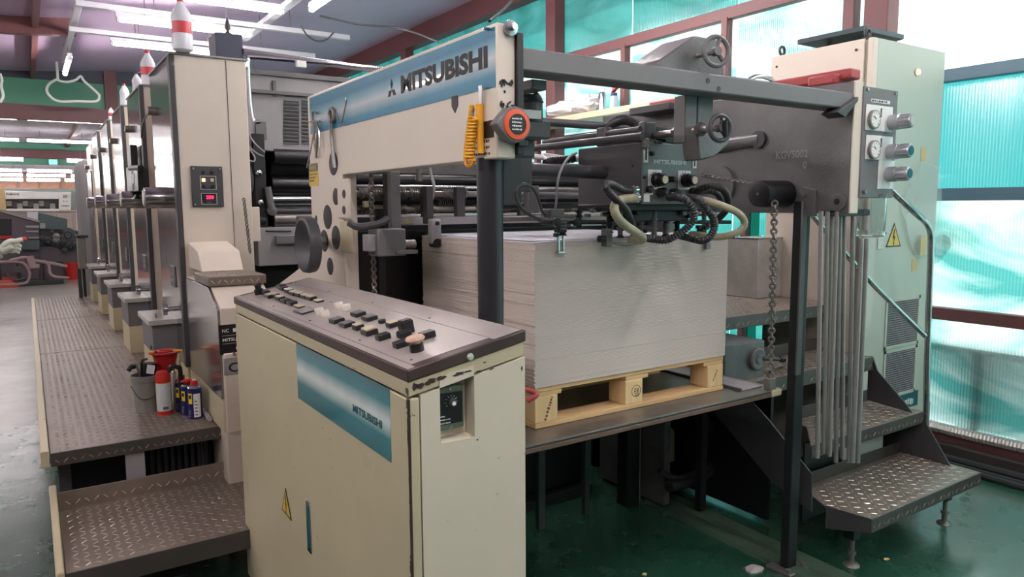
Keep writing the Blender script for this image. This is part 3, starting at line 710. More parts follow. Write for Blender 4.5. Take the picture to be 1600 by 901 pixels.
# near end cap details
yq = Y0-.001
m_ = lambda u, v: at(u, v, y=yq)
p = m_(795, 45); B().lathe(p, -Y_, [(.018, 0), (.02, .004), (.02, .012), (.008, .014), (.008, .03)], 12).build('end_bolt', steel, fe)
def scribble(strokes, name, w=.0024):
    b = B()
    for st in strokes:
        b.tube([m_(u, v)-Y_*.0006 for u, v in st], w, 5, 3)
    return b.build(name, ink, ns)
scribble([[(783, 126), (781, 130), (785, 130), (785, 124), (784, 136)], [(788, 124), (788, 134)], [(791, 129), (789, 126), (794, 131), (800, 125), (796, 130), (799, 133), (801, 128)], [(788, 141), (789, 145)]], 'handwritten_marks')
scribble([[(784, 158), (782, 164), (786, 167), (787, 162), (783, 163)], [(791, 166), (791.5, 167)], [(798, 159), (793, 163), (794, 168), (797, 168)], [(799, 165), (803, 165), (800, 168), (804, 169)]], 'handwritten_marks')
scribble([[(786, 177), (783, 180), (785, 184)], [(788, 178), (787, 184), (789, 180)], [(792, 178), (791, 184), (795, 182)]], 'handwritten_marks')
B().tube([V((NX0+.0, Y0+.03, zA-.012)), V((NX0-.02, Y0+.03, zA-.012))], .004, 6).build('screw', steel, fe)
# openings and slots in the near column (dark discs set in the plate)
for u, v, r in ((521, 255, .048), (525, 307, .034), (512, 339, .05), (525, 371, .048), (494, 342, .016), (516, 416, .036), (507, 376, .046)):
    q = n(u, v); B().lathe(q+X_*.004, -X_, [(r, 0), (r, .005), (r*.96, .0052)], 20).build('round_opening', black, ns)
p = n(711, 161); B().prism([(p.y+.018, p.z+.02), (p.y+.018, p.z-.008), (p.y, p.z-.028), (p.y-.018, p.z-.008), (p.y-.018, p.z+.02)], 'x', NX0-.0015, NX0+.001).build('slot_opening', black, ns)
a, c = n(531, 276), n(551, 342)
pc = B().box(NX0-.014, NX0-.001, c.y, a.y, c.z, a.z-.01).build('bearing_plate', cream, fe, .006)
for v in (303, 328):
    q = n(543, v); B().lathe(q-X_*.013, -X_, [(.017, 0), (.017, .002)], 14).build('oval_slot', black, pc)
a, c = n(533, 345), n(554, 396); B().box(NX0-.006, NX0, c.y, a.y, c.z, a.z).build('lower_plate', cream_worn_dim, fe, .002)
a, c = n(483, 256), n(498, 290)
wl = B().box(NX0-.0018, NX0, c.y, a.y, c.z, a.z).build('caution_label', signy, ns, smooth=False, label='yellow caution label')
hh = a.z-c.z; B().box(NX0-.0024, NX0-.0018, c.y, a.y, a.z-hh*.36, a.z-.002).build('label_heading', mgray, wl, smooth=False)
txt('WARNING', 'lettering', signy, V((NX0-.0024, a.y-.01, a.z-hh*.28)), -Y_, Z_, (a.y-c.y)*.75, hh*.18, wl)
for k in range(3): dashes('abc', 'lettering', ink, V((NX0-.0018, a.y-.01, a.z-hh*(.52+.14*k))), -Y_, Z_, (a.y-c.y)*(.8-.15*k), hh*.07, wl)
a, c = n(735, 194), n(772, 214)
rl = B().box(NX0-.0018, NX0, c.y, a.y, c.z, a.z).build('danger_label', ink, ns, smooth=False, label='black label with a red field')
hh = a.z-c.z; cyy = (a.y+c.y)/2
B().lathe(V((NX0-.0018, cyy, (a.z+c.z)/2)), -X_, [(hh*.38, 0), (hh*.38, .0006)], 6).build('label_field', red, rl)
for k, s in enumerate(('DO NOT PUT', 'HANDS HERE', 'DANGER')): dashes(s, 'lettering', ink, V((NX0-.0005, a.y-.01, c.z-.012-.016*k)), -Y_, Z_, (a.y-c.y)*.75, .008, ns)
# hand wheel at the column
hc = at(489, 382, x=.90)
hw = B().lathe(hc-X_*.03, X_, [(.012, .03), (.05, .02), (.082, .0), (.094, -.012), (.104, -.008), (.108, .01), (.104, .03), (.09, .034), (.05, .045), (.02, .06)], 36).build('side_hand_wheel', dgray, fe, label='dark dished hand wheel')
B().cyl(hc, n(507, 376), .018, 14).build('wheel_shaft', steel_d, fe)
# far side plate
g_ = lambda u, v: at(u, v, x=FX0)
zt0, zt1 = 2.005, 1.512
fp = B().prism([(Y0, zt0), (3.05, zt0+.02), (3.05, .02), (2.55, .02), (2.55, zt1), (Y0, zt1)], 'x', FX0, FX1-.008).build('far_side_frame', castgrey, fe, .004, label='dark oily side plate with cast numbers')
B().box(FX0-.001, FX1, Y0-.006, Y0, zt1-.0, zt0).build('end_strip', cream, fe, .002)
cast_l = mat('cast_letter_pale', (140, 137, 134), .35, .3)  # letters set paler than their plate so they show
q = g_(1210, 250); txt('KGV5002', 'cast_lettering', cast_l, V((FX0-.0015, g_(1213, 250).y, g_(1213, 249).z)), -Y_, Z_, g_(1213, 245).y-g_(1263, 245).y, .032, fp, thick=.003, bold=.03)
txt('0', 'cast_lettering', cast_l, V((FX0-.0015, g_(1255, 264).y, g_(1255, 264).z)), -Y_, Z_, .02, .032, fp, thick=.003, bold=.03)
q = g_(1310, 315); bo = B().lathe(q, -X_, [(.036, 0), (.036, .008), (.02, .01)], 20).build('round_boss', castgrey, fp)
B().lathe(q-X_*.0095, -X_, [(.012, 0), (.012, .002)], 12).build('boss_hole', black, bo)
br = B().prism([(g_(1252, 330).y, 1.50), (g_(1277, 330).y, 1.50), (g_(1277, 293).y, g_(1277, 296).z), (g_(1258, 291).y, g_(1258, 292).z), (g_(1252, 296).y, g_(1252, 297).z)], 'x', FX0-.012, FX0).build('post_bracket', castgrey, fe, .002)
for u, v in ((1260, 303), (1258, 329)): q = g_(u, v); B().cyl(q-X_*.012, q-X_*.024, .011, 6).build('bracket_bolt', steel_d, br)
# support posts
pb = at(1240, 884, z=0)
B().box(FX0-.03, FX0+.03, pb.y-.02, pb.y+.02, 0, 1.56).build('support_post', black, fe, .004)
B().box(FX0-.035, FX0-.005, pb.y-.028, pb.y-.02, .85, 1.56).build('post_strip', castgrey, fe, .002)
ft = B().box(FX0-.07, FX0+.06, pb.y-.06, pb.y+.06, 0, .014).build('post_foot', steel_d, fe, .003)
for dx in (-.055, .045): B().cyl((FX0+dx, pb.y-.04, .014), (FX0+dx, pb.y-.04, .03), .012, 6).build('foot_bolt', steel_d, ft)
B().cyl((NX0+.03, 1.70, 0), (NX0+.03, 1.70, zB+.005), .036, 20).build('round_post', mat('post_black', (46, 45, 49), .35, .2), fe)
# cross bar
cbz0, cbz1 = 1.900, 1.961
cb = B().box(NX1, FX0, Y0+.0, Y0+.09, cbz0, cbz1).build('cross_bar', mgray, fe, .006)
for u, v in ((1106, 126), (1123, 139)):
    q = at(u, v, y=Y0); B().lathe(q+Y_*.002, -Y_, [(.009, 0), (.009, .003)], 12).build('bar_hole', blackp, cb)
q = at(1330, 165, y=Y0-.01); B().prism([(q.x-.10, cbz0-.02), (q.x-.05, cbz0-.035), (FX0-.0, cbz0+.03), (FX0, cbz0+.045)], 'y', Y0-.02, Y0+.05).build('bar_bracket', dgray, fe, .002)
B().box(NX1, NX1+.02, Y0-.01, Y0+.1, zB+.01, zA-.02).build('bar_end_plate', black, fe, .002)
# housing with hand wheel on the cross bar
yb0 = Y0+.09
K = lambda u, v, yy=yb0: at(u, v, y=yy)
B().prism([(K(1010, 105).x, cbz1), (K(1012, 98).x, K(1012, 98).z), (K(1068, 60).x, K(1068, 60).z), (K(1104, 68).x, K(1104, 66).z), (K(1116, 116).x, cbz1)], 'y', yb0-.05, yb0+.10).build('gear_housing', castgrey, fe, .006)
wc = at(1119, 80, y=Y0-.02)
def wheel(c, d, R, m, parent, name, r=.008):
    o = B().torus(c, d, R, r, 30, 8).build(name, m, parent)
    dd = V(d).normalized(); a = Z_; e = dd.cross(a)
    b = B()
    for k in range(3):
        t = PI/2+2*PI*k/3+.3; b.tube([c, c+(a*math.sin(t)+e*math.cos(t))*R], r*.9, 6)
    b.cyl(c-dd*.012, c+dd*.012, R*.32, 16); b.build('wheel_spokes', m, o); return o
wheel(wc, (-.25, -1, 0), .044, mgray, fe, 'bar_hand_wheel')
B().cyl(wc, wc+V((-.03, .10, -.008)), .009, 10).build('wheel_shaft', steel_d, fe)
# hanger under the bar with the adjusting spindle
a, c = at(1064, 150, y=Y0+.1), at(1105, 260, y=Y0+.1)
B().box(a.x, c.x+.0, Y0+.08, Y0+.13, 1.75, cbz0+.002).build('hanger_arm', mgray, fe, .003)
B().box(a.x+.055, a.x+.06, Y0+.078, Y0+.08, 1.77, cbz0).build('hanger_slot', blackp, fe, 0)
B().prism([(a.x+.01, 1.73), (a.x+.02, 1.69), (a.x+.09, 1.705), (a.x+.16, 1.75), (a.x+.15, 1.80), (a.x+.0, 1.80)], 'y', Y0+.03, Y0+.10).build('hanger_foot', castgrey, fe, .006)
w2 = at(1125, 200, y=1.53)
wheel(w2, (-.2, -1, 0), .038, dgray, fe, 'spindle_hand_wheel', .0075)
B().cyl(w2+V((.004, -.014, .020)), w2+V((.008, -.014, -.024)), .0085, 12).build('crank_grip', blackp, fe)
B().cyl(w2+V((-.008, -.012, .026)), w2+V((.004, -.012, .026)), .005, 8).build('crank_pin', chrome, fe)
s0 = at(1108, 200, y=1.58); s1 = at(1020, 212, y=1.95)
B().cyl(s0, s1, .013, 14).build('spindle', steel_d, fe)
for u, v, f_ in ((1098, 200, .1), (1058, 206, .5)):
    q = s0.lerp(s1, f_); B().cyl(q, q+(s1-s0).normalized()*.02, .022, 6).build('spindle_nut', dgray, fe)
# second shaft near the far plate
q0, q1 = g_(1188, 218), at(1090, 232, y=2.35)
B().cyl(q0, q1, .028, 16).build('pivot_shaft', castgrey, fe)
B().cyl(q0+V((.0, 0, .0)), q0+V((-.02, 0, 0)), .036, 16).build('shaft_collar', dgray, fe)
B().tube([at(1130, 216, y=2.2), at(1150, 208, y=2.2), at(1190, 212, y=2.1)], .008, 8, 4).build('rod_bundle', lgray, fe)
# chain drum on the far plate
dc = at(1212, 303, x=2.55); dr = B().lathe(V((2.44, dc.y, dc.z)), X_, [(.04, 0), (.052, .004), (.055, .02), (.055, .17)], 24).build('chain_drum', black, fe)
B().cyl((2.436, dc.y, dc.z), (2.442, dc.y, dc.z), .007, 8).build('drum_pin', steel, dr)
dc2 = V((2.46, dc.y, dc.z))
fc = chain(V((2.47, 1.84, dc.z-.03)), V((2.49, 1.845, .83)), 40, .0052, .0105, 'pile_lift_chain', steel_d, fe); fc['kind'] = 'stuff'
fc = chain(g_(1100, 272)-X_*.02, V((2.5, dc.y, dc.z+.03)), 26, .003, .005, 'drive_chain', steel_d, fe); fc['kind'] = 'stuff'
q = g_(1125, 290); B().cyl(q, q-X_*.02, .09, 24).build('chain_guard', castgrey, fe)
# bundle of long rods hanging from the far plate
rodm = mat('rod_steel', (168, 164, 160), .35, .6, var=.15, scale=20)
rods = [(1283, 1277, 715), (1293, 1287, 708), (1300, 1291, 700), (1308, 1296, 712), (1313, 1306, 722), (1326, 1316, 716), (1333, 1326, 722)]
for i, (u0, u1, v1) in enumerate(rods):
    yy = 1.66+.02*(i % 3); p0 = at(u0, 330, y=yy); p1 = at(u1, v1, y=yy); p0.x = min(p0.x, 2.72)
    lab = ['first rod from the left in the bundle beside the dark post', 'second rod from the left in the bundle', 'third rod from the left in the bundle', 'middle rod of the hanging bundle of seven', 'third rod from the right in the bundle', 'second rod from the right in the bundle', 'rightmost rod of the hanging bundle of seven'][i]
    tag(B().cyl(p0, p1, .0085, 10).build('steel_rod', rodm), lab, 'rod', 'long steel rods hanging by the dark post')
box('rod_hanger', dgray, FX0+.0, FX0+.21, 1.65, 1.72, 1.50, 1.525, fe, .003)
for uu in (1344, 1352):
    p0 = at(uu+2, 372, y=1.62); p1 = at(uu-12, 722, y=1.62)
    tag(B().cyl(p0, p1, .010, 10).build('thin_pipe', rodm), 'thin grey pipe running down to the steps, %s of the pair under the clear jar' % ('left' if uu == 1344 else 'right'), 'pipe')

# ------------------------------------------------------------------ gauge panel
gp = thing('gauge_panel', (2.76, Y0, 1.52), 'grey panel with two round gauges and three silver regulator knobs', 'panel')
yg = Y0-.012
gq = lambda u, v: at(u, v, y=yg)
a, c = gq(1351, 134), gq(1395, 309)
pl = box('panel_plate', mgray, a.x, c.x, yg, yg+.02, c.z, a.z, gp, .003)
pw = c.x-a.x
for fx in (.08, .9):
    q = V((a.x+pw*fx, yg, a.z-.012)); B().cyl(q, q-Y_*.006, .006, 8).build('screw', steel, pl)
q0 = gq(1361, 154); tg = box('name_tag', white, q0.x, q0.x+pw*.55, yg-.002, yg, q0.z-.013, q0.z, gp, 0)
dashes('COMPRESSED AIR', 'lettering', ink, V((q0.x+.004, yg-.002, q0.z-.010)), X_, Z_, pw*.48, .007, tg)
for v0, v1, kn in ((161, 208, 187), (209, 252, 234)):
    A, C = gq(1352, v0), gq(1392, v1)
    fpl = box('gauge_plate', white, A.x+.004, C.x, yg-.004, yg, C.z+.003, A.z-.003, gp, .004)
    gc = gq(1363, kn); gc = V((A.x+.048, yg-.004, gc.z))
    ga = B().lathe(gc, -Y_, [(.036, 0), (.036, .012), (.031, .013)], 24).build('gauge', steel_d, gp)
    B().lathe(gc-Y_*.0125, -Y_, [(.030, 0), (.030, .001)], 24).build('gauge_face', white, ga)
    bb = B()
    for k in range(9):
        t = PI*(1.25-1.5*k/8); d = V((math.cos(t), 0, math.sin(t))); bb.tube([gc-Y_*.014+d*.022, gc-Y_*.014+d*.027], .0008, 4)
    bb.tube([gc-Y_*.0145, gc-Y_*.0145+V((-.014, 0, .012))], .0012, 4); bb.build('gauge_needle', ink, ga)
    dashes('AIR' if kn < 200 else 'VAC', 'lettering', ink, V((A.x+.098, yg-.0045, gc.z+.045)), -Z_, X_, .034, .012, fpl)
for u, v, k in ((1385, 191, 0), (1381, 237, 1), (1379, 272, 2)):
    kc = gq(u, v); kc = V((a.x+pw*.78, yg, kc.z))
    kb = B().lathe(kc, -Y_, [(.025, 0), (.030, .006), (.030, .04), (.026, .044), (.026, .085), (.023, .09)], 22).build('regulator_knob', mat('silver_knob', (176, 180, 184), .35, .6), gp)
    B().lathe(kc-Y_*.090, -Y_, [(.018, 0), (.018, .002)], 18).build('knob_insert', galv if k == 0 else inkt, kb)
    rb = B()
    for j in range(12):
        t = 2*PI*j/12; d = V((math.cos(t), 0, math.sin(t))); rb.tube([kc-Y_*.046+d*.026, kc-Y_*.084+d*.026], .0022, 5)
    rb.build('knob_ribs', MATS['silver_knob'], kb)
box('knob_plate', white, a.x+pw*.5, a.x+pw*.98, yg-.003, yg, gq(1380, 295).z, gq(1380, 250).z, gp, .004)
q = gq(1347, 299); B().cyl(q+X_*.01, q+X_*.01-Y_*.01, .009, 6).build('mount_bolt', steel_d, gp)
# clear jar under the panel
jc = at(1362, 340, y=Y0+.03)
jr = thing('filter_jar', V((jc.x, Y0+.03, 1.44)), 'clear plastic filter jar hanging below the gauge panel', 'jar')
zz0, zz1 = at(1362, 370, y=Y0+.03).z, at(1362, 306, y=Y0+.03).z
B().lathe((jc.x, Y0+.03, zz0), Z_, [(.04, 0), (.055, .004), (.058, .016), (.052, .024), (.052, zz1-zz0-.005), (.048, zz1-zz0-.005), (.048, .028), (.045, .01), (.0, .008)], 24).build('jar_bowl', glass, jr)
B().cyl((jc.x, Y0+.03, zz1-.008), (jc.x, Y0+.03, zz1+.006), .054, 24).build('jar_cap', mgray, jr)
# red padded bars lying over the far frame
a = at(1300, 128, y=2.05)
rb_ = thing('red_guard_bar', (2.72, 2.0, zt0), 'faded red padded bar lying on top of the far frame in front of the cabinet', 'guard bar')
B().box(2.66, 2.73, 1.66, 2.75, zt0+.02, zt0+.06).build('long_bar', redp, rb_, .008)
B().box(2.73, 2.84, 1.74, 1.86, zt0-.005, zt0+.038).build('end_block', redp, rb_, .01)
B().box(2.62, 2.73, 1.70, 1.82, zt0+.001, zt0+.045).build('end_block', redp, rb_, .01)

# ------------------------------------------------------------------ feeder table region: shafts, springs, sheet guides
ft_ = thing('feed_table', (1.85, 2.9, .2), 'feed table with spring shafts and rollers behind the board pile', 'feed table')
yS = 2.80
T = lambda u, v, yy=yS: at(u, v, y=yy)
def shaft(v, r, m, yy, nm, x0=NX1, x1=FX0, u=650):
    z = at(u, v, y=yy).z; B().cyl((x0, yy, z), (x1, yy, z), r, 14).build(nm, m, ft_); return z
za = shaft(293, .011, steel, yS+.02, 'tie_rod')
zb = shaft(303, .014, steel_d, yS, 'spring_shaft'); zc_ = shaft(327, .013, steel_d, yS, 'spring_shaft'); zd = shaft(316, .012, black, yS+.06, 'spring_shaft')
def spring(x0, x1, z, yy, R=.021, pitch=.0105):
    b = B().coil((x0, yy, z), (x1, yy, z), R, .0032, (x1-x0)/pitch, 4, 8); return b.build('coil_spring', steel_d, ft_)
for x0, x1 in ((1.12, 1.33), (1.345, 1.46), (1.50, 1.62), (1.70, 1.86), (1.95, 2.12)): spring(x0, x1, zb, yS)
for x0, x1 in ((1.12, 1.33), (1.36, 1.46), (1.66, 1.84), (2.0, 2.2)): spring(x0, x1, zc_, yS, .018)
for x0, x1 in ((1.5, 1.62), (1.75, 1.9)): spring(x0, x1, zd, yS+.06, .021)
B().box(NX1+.02, FX0-.01, yS+.16, yS+.2, zc_-.02, zb+.16).build('rear_panel', black, ft_, .003)
z = shaft(266, .05, black, yS+.12, 'feed_roller')
z = shaft(281, .028, blackp, yS+.08, 'feed_roller', u=600)
zg0, zg1 = T(650, 351).z, T(650, 339).z
B().box(T(615, 345).x, 2.5, yS-.06, yS-.05, zg0, zg1).build('guide_rail', lgray, ft_, .002)
for u in (663, 676):
    pass
a, c = T(618, 341, yS-.06), T(646, 349, yS-.06); B().box(a.x, c.x, yS-.063, yS-.06, c.z, a.z).build('rail_tag', ivory, ft_, 0)
B().box(T(564, 300).x, T(564, 300).x+.02, yS-.03, yS-.01, zd-.02, zd+.005).build('small_tag', ivory, ft_, 0)
# uprights that carry the shafts
for u, w_u in ((612, 13), (668, 9), (722, 11), (822, 12)):
    x0, x1 = T(u-w_u/2*1.2, 300, yS-.06).x, T(u+w_u/2*1.2, 300, yS-.06).x
    B().box(x0, x1, yS-.05, yS-.02, zc_-.04, zb+(.10 if u == 612 else .03)).build('shaft_bracket', dgray, ft_, .003)
xa_, xb_ = T(604, 260, yS-.15).x, T(620, 260, yS-.15).x
B().box(xa_, xb_, yS-.18, yS-.15, T(612, 388, yS-.15).z, T(612, 268, yS-.15).z).build('hanging_arm', mgray, ft_, .003)
a, c = T(574, 357, yS-.16), T(618, 397, yS-.16)
mb = B().box(a.x, c.x, yS-.26, yS-.16, c.z, a.z).build('drive_box', mgray, ft_, .005)
B().box(a.x-.03, a.x, yS-.24, yS-.18, c.z+.02, a.z-.02).build('drive_box_flange', lgray, ft_, .003)
q = T(622, 382, yS-.22); B().cyl(q, q+X_*.07, .018, 14).build('stub_shaft', steel_d, ft_)
B().box(q.x-.03, q.x+.06, yS-.27, yS-.2, q.z-.035, q.z-.02).build('stub_bracket', mgray, ft_, .002)
B().tube([T(545, 347, yS-.2), T(560, 354, yS-.22), T(590, 350, yS-.22), T(605, 342, yS-.2)], .014, 8, 6).build('rubber_hose', dgray, ft_)
# vertical transport chain at the near column and dark curtain
fc = chain((NX1+.04, yS-.12, zb+.1), (NX1+.04, yS-.12, .8), 60, .0045, .009, 'upright_chain', steel_d, ft_); fc['kind'] = 'stuff'
B().box(NX1+.07, NX1+.1, yS-.1, yS-.06, .2, zb-.06).build('chain_guide', black, ft_, .002)
B().box(NX1+.01, 2.5, yS+.05, yS+.07, .82, zc_-.09).build('rear_curtain', blackp, ft_, 0)
a = T(661, 372, yS-.08)
# side gripper block hanging at the pile edge
gx = at(671, 345, y=2.62)
B().box(gx.x, gx.x+.045, 2.60, 2.64, at(680, 386, y=2.6).z+.01, at(680, 342, y=2.6).z).build('side_stop', lgray, ft_, .008)
B().cyl((gx.x+.022, 2.595, at(680, 380, y=2.6).z), (gx.x+.022, 2.64, at(680, 380, y=2.6).z), .018, 14).build('stop_roller', blackp, ft_)
B().cyl((gx.x+.022, 2.590, at(680, 349, y=2.6).z), (gx.x+.022, 2.60, at(680, 349, y=2.6).z), .008, 8).build('stop_screw', black, ft_)
B().box(gx.x+.0, gx.x+.03, 2.64, 2.68, at(680, 350, y=2.6).z, zb+.03).build('stop_arm', dgray, ft_, .003)
B().tube([at(671, 262, y=2.66), at(674, 275, y=2.66), at(678, 292, y=2.65), at(674, 315, y=2.66), at(671, 335, y=2.66)], .007, 8, 5).build('flexible_tube', lgray, ft_)
B().cyl(at(655, 262, y=2.66), at(655, 283, y=2.66), .012, 10).build('air_valve', castgrey, ft_)
B().box(NX1, FX0, 2.66, 2.70, zB+.005, zB+.05).build('upper_tie_bar', castgrey, ft_, .003)
# shafts across in front, right of the round post
def xshaft(u, v, r, m, yy, x1, nm):
    z = at(u, v, y=yy).z; B().cyl((at(768, 300, y=yy).x, yy, z), (x1, yy, z), r, 18).build(nm, m, ft_)
xshaft(860, 267, .024, dgray, 2.05, 1.80, 'cross_shaft')
xshaft(860, 191, .016, dgray, 2.3, FX0, 'cross_shaft')
xshaft(860, 297, .008, steel_d, 2.35, FX0, 'thin_shaft')
xshaft(860, 305, .014, castgrey, 2.4, FX0, 'cross_shaft')
xshaft(860, 321, .012, black, 2.4, FX0, 'cross_shaft')
B().box(at(768, 300, y=2.38).x, 2.4, 2.38, 2.42, at(860, 345, y=2.38).z, at(860, 338, y=2.38).z).build('sheet_bar', steel_d, ft_, .003)
for u in (818, 826): 
    x = at(u, 320, y=2.36).x; B().box(x, x+.03, 2.33, 2.36, at(u, 333, y=2.36).z, at(u, 290, y=2.36).z).build('bar_bracket', mgray, ft_, .003)
B().box(at(783, 270, y=2.1).x, at(806, 270, y=2.1).x, 2.0, 2.06, at(790, 300, y=2.05).z, at(790, 245, y=2.05).z).build('shaft_carrier', dgray, ft_, .004)
# slide rails running from the head toward the printing units
for (u0, v0, u1, v1, r) in ((832, 232, 1004, 213, .014), (850, 222, 1000, 202, .011)):
    x = 1.70 if v0 == 232 else 1.78; p1 = at(u1, v1, x=x); p0 = at(u0, v0, x=x); B().cyl(p0, p1, r, 12).build('slide_rail', dgray, ft_)
mo = thing('drive_motor', at(833, 215, y=1.78), 'dark upright motor under the cross bar, behind the tape measure', 'motor')
mx = at(829, 170, y=1.78).x; zt_ = at(829, 149, y=1.78).z; zb_ = at(829, 191, y=1.78).z; z_3 = at(833, 218, y=1.78).z
B().lathe((mx, 1.78, zb_), Z_, [(.035, 0), (.036, .01), (.036, zt_-zb_-.012), (.03, zt_-zb_)], 22).build('motor_body', mat('motor_green_grey', (66, 76, 80), .4, .2), mo)
B().torus((mx, 1.78, zt_-.02), Z_, .036, .003, 24, 6).build('motor_band', dgray, mo)
B().box(mx-.045, mx+.045, 1.74, 1.82, z_3, zb_).build('gearbox', dgray, mo, .005)
B().box(mx-.07, mx+.03, 1.80, 1.86, z_3-.05, zb_-.02).build('motor_mount', dgray, mo, .004)
B().tube([V((mx-.036, 1.78, zb_+.01)), V((mx-.055, 1.78, zt_-.02)), V((mx-.03, 1.78, zt_+.02)), V((mx+.02, 1.78, zt_+.008)), V((mx+.03, 1.78, zt_-.01))], .006, 8, 5).build('motor_cable', black, mo)
B().box(mx-.06, mx+.01, 1.74, 1.75, zb_+.005, zb_+.03).build('type_plate', white, mo, .001)
B().box(at(825, 130, y=1.72).x, at(848, 130, y=1.72).x, 1.70, 1.82, zt_+.004, cbz0+.0).build('motor_bracket', mgray, mo, .003)
box('machine_pod', dgray, mx-.02, mx+.05, 1.9, 2.02, 1.55, 1.72, ft_, .004)
# black web of leads on the left part
for pts in ([(768, 262), (780, 250), (786, 262), (797, 285)], [(764, 275), (774, 285), (782, 302)]):
    B().tube([at(u, v, y=1.95) for u, v in pts], .003, 6, 5).build('thin_lead', black, ft_)
# ------------------------------------------------------------------ board pile on its pallet and lift platform
PY = 1.95; PX0, PX1 = at(835, 375, y=PY).x, at(1135, 470, y=PY).x; PZ0, PZ1 = at(835, 607, y=PY).z, at(900, 376, y=PY).z
PY1 = PY+.82
pile = thing('board_pile', ((PX0+PX1)/2, PY+.4, PZ0), 'tall square pile of grey board sheets standing on the pallet', 'pile')
b = B(); N_ = 96; dz = (PZ1-PZ0-.004)/N_; rnd = random.Random(3)
for k in range(N_):
    j = rnd.uniform(-.0012, .0012)*(1.6 if k % 9 == 0 else 1); j2 = rnd.uniform(-.003, .003)*(2.0 if k % 7 == 0 else 1)
    b.box(PX0+j2, PX1+j, PY+j, PY1+j2, PZ0+dz*k+.0005, PZ0+dz*(k+1)-.0002)
b.build('board_layers', board, pile, smooth=False, kind='stuff')
rr = random.Random(5)
for i, (dx, dy, rot) in enumerate(((0, .0, .0), (.015, .05, .03), (-.01, .12, -.02))):
    c = V(((PX0+PX1)/2+dx, (PY+PY1)/2+dy*.3-.0, PZ1-.003+.0022*i)); hx, hy = (PX1-PX0)/2*(1-.04*i), .40
    vs = []
    for s in (-1, 1):
        for t_ in (-1, 1):
            p = V((s*hx, t_*hy, 0)); p.rotate(Matrix.Rotation(rot, 3, 'Z')); vs.append(c+p)
    bb = B().add(vs+[v+Z_*.0012 for v in vs], [(0, 1, 3, 2), (4, 6, 7, 5), (0, 4, 5, 1), (2, 3, 7, 6), (0, 2, 6, 4), (1, 5, 7, 3)])
    bb.build('top_sheet', sheetw, pile, smooth=False, label='white faced top sheet')
# pallet
PB = at(837, 671, y=PY).z
pa = thing('wooden_pallet', ((PX0+PX1)/2, PY+.4, PB), 'new pine pallet with stamped blocks under the board pile', 'pallet')
pw_ = PX1-PX0; th = .018; dk = .017
for k in range(7): 
    y = PY+.004+k*(.80-.09)/6; B().box(PX0+.004, PX1-.004, y, y+.09, PZ0-dk, PZ0-.0005).build('deck_board', wood, pa, .002)
for k in range(3):
    x = (PX0+.004, (PX0+PX1)/2-.06, PX1-.118)[k]; B().box(x, x+.114, PY+.006, PY+.8, PZ0-dk*2, PZ0-dk).build('stringer_board', wood, pa, .002)
for k in range(3):
    y = (PY+.002, PY+.36, PY+.71)[k]; B().box(PX0+.002, PX1-.002, y, y+.09, PB, PB+th).build('bottom_board', wood, pa, .002)
xs_ = [(836, 866), (959, 1005), (1087, 1129)]
for i, (u0, u1) in enumerate(xs_):
    x0 = at(u0 if i == 0 else u0+18, 620, y=PY).x; x1 = at(u1, 620, y=PY).x
    x0 = (PX0+.004, x1-.085, PX1-.095)[i]; x1 = (PX0+.10, x1, PX1-.004)[i]
    for y in (PY+.004, PY+.36, PY+.70):
        k = B().box(x0, x1, y, y+.095, PB+th, PZ0-dk*2).build('pallet_block', wood_e, pa, .003)
        if y < PY+.1:
            zc = (PB+PZ0)/2-.01; xc = (x0+x1)/2
            if i == 1:
                st = B().torus((xc+.01, y-.0003, zc+.004), Y_, .022, .0011, 24, 4)
                for (p, q, r, s) in ((-.012, .012, -.002, .012), (-.004, .014, -.010, -.002), (-.010, .002, .000, .002), (.004, .014, .004, -.006), (.010, .014, .010, -.002), (.004, .003, .010, .003), (-.006, -.006, .010, -.006), (-.006, -.014, .010, -.014), (-.006, -.006, -.006, -.014), (.010, -.006, .010, -.014)):
                    st.tube([(xc+.01+p, y-.0003, zc+q), (xc+.01+r, y-.0003, zc+s)], .0011, 4)
                st.build('stamp_mark', ink, k)
            elif i == 0: 
                t = dashes('6590KHM59', 'stamp_mark', mat('stamp_brown', (120, 84, 56), .8, var=0), V((xc-.0, y, zc-.04)), V((.35, 0, .94)), V((-.94, 0, .35)), .085, .014, k)
            else: dashes('/-/-/-', 'stamp_mark', MATS['stamp_brown'], V((xc-.012, y, zc-.02)), V((.5, 0, .86)), V((-.86, 0, .5)), .05, .008, k)
# steel lift platform
lp = thing('lift_platform', (1.85, 2.3, PB-.05), 'worn steel lift platform with layered edge carrying the pallet', 'platform')
zp = PB-.001; yf = at(1000, 655, z=zp).y; yf = 1.83
B().box(NX1+.02, 2.54, yf, 2.78, zp-.006, zp).build('top_plate', steel_d, lp, .001)
B().box(NX1+.02, 2.535, yf+.003, 2.78, zp-.012, zp-.006).build('middle_plate', dgray, lp, .001)
B().box(NX1+.02, 2.53, yf-.0, 2.78, zp-.028, zp-.012).build('lower_plate', mat('rusty_edge', (120, 98, 84), .6, .4, var=.25, scale=9, dirt=(60, 54, 50), dirt_amt=.4), lp, .002)
B().box(2.37, 2.50, yf+.06, 2.6, zp, zp+.006).build('runner_plate', lgray, lp, .002)
B().box(2.36, 2.372, yf+.06, 2.7, zp, zp+.012).build('runner_plate', dgray, lp, .002)
B().box(2.48, 2.545, yf-.004, yf+.06, zp-.03, zp+.002).build('corner_block', signy if 0 else cream_worn_dim, lp, .008)
q = at(1212, 540, y=1.845)
B().cyl((2.46, 1.845, zp+.085), (2.56, 1.845, zp+.088), .009, 10).build('chain_pin', steel_d, lp)
B().box(2.465, 2.51, 1.83, 1.86, zp, zp+.05).build('chain_anchor', steel_d, lp, .004)
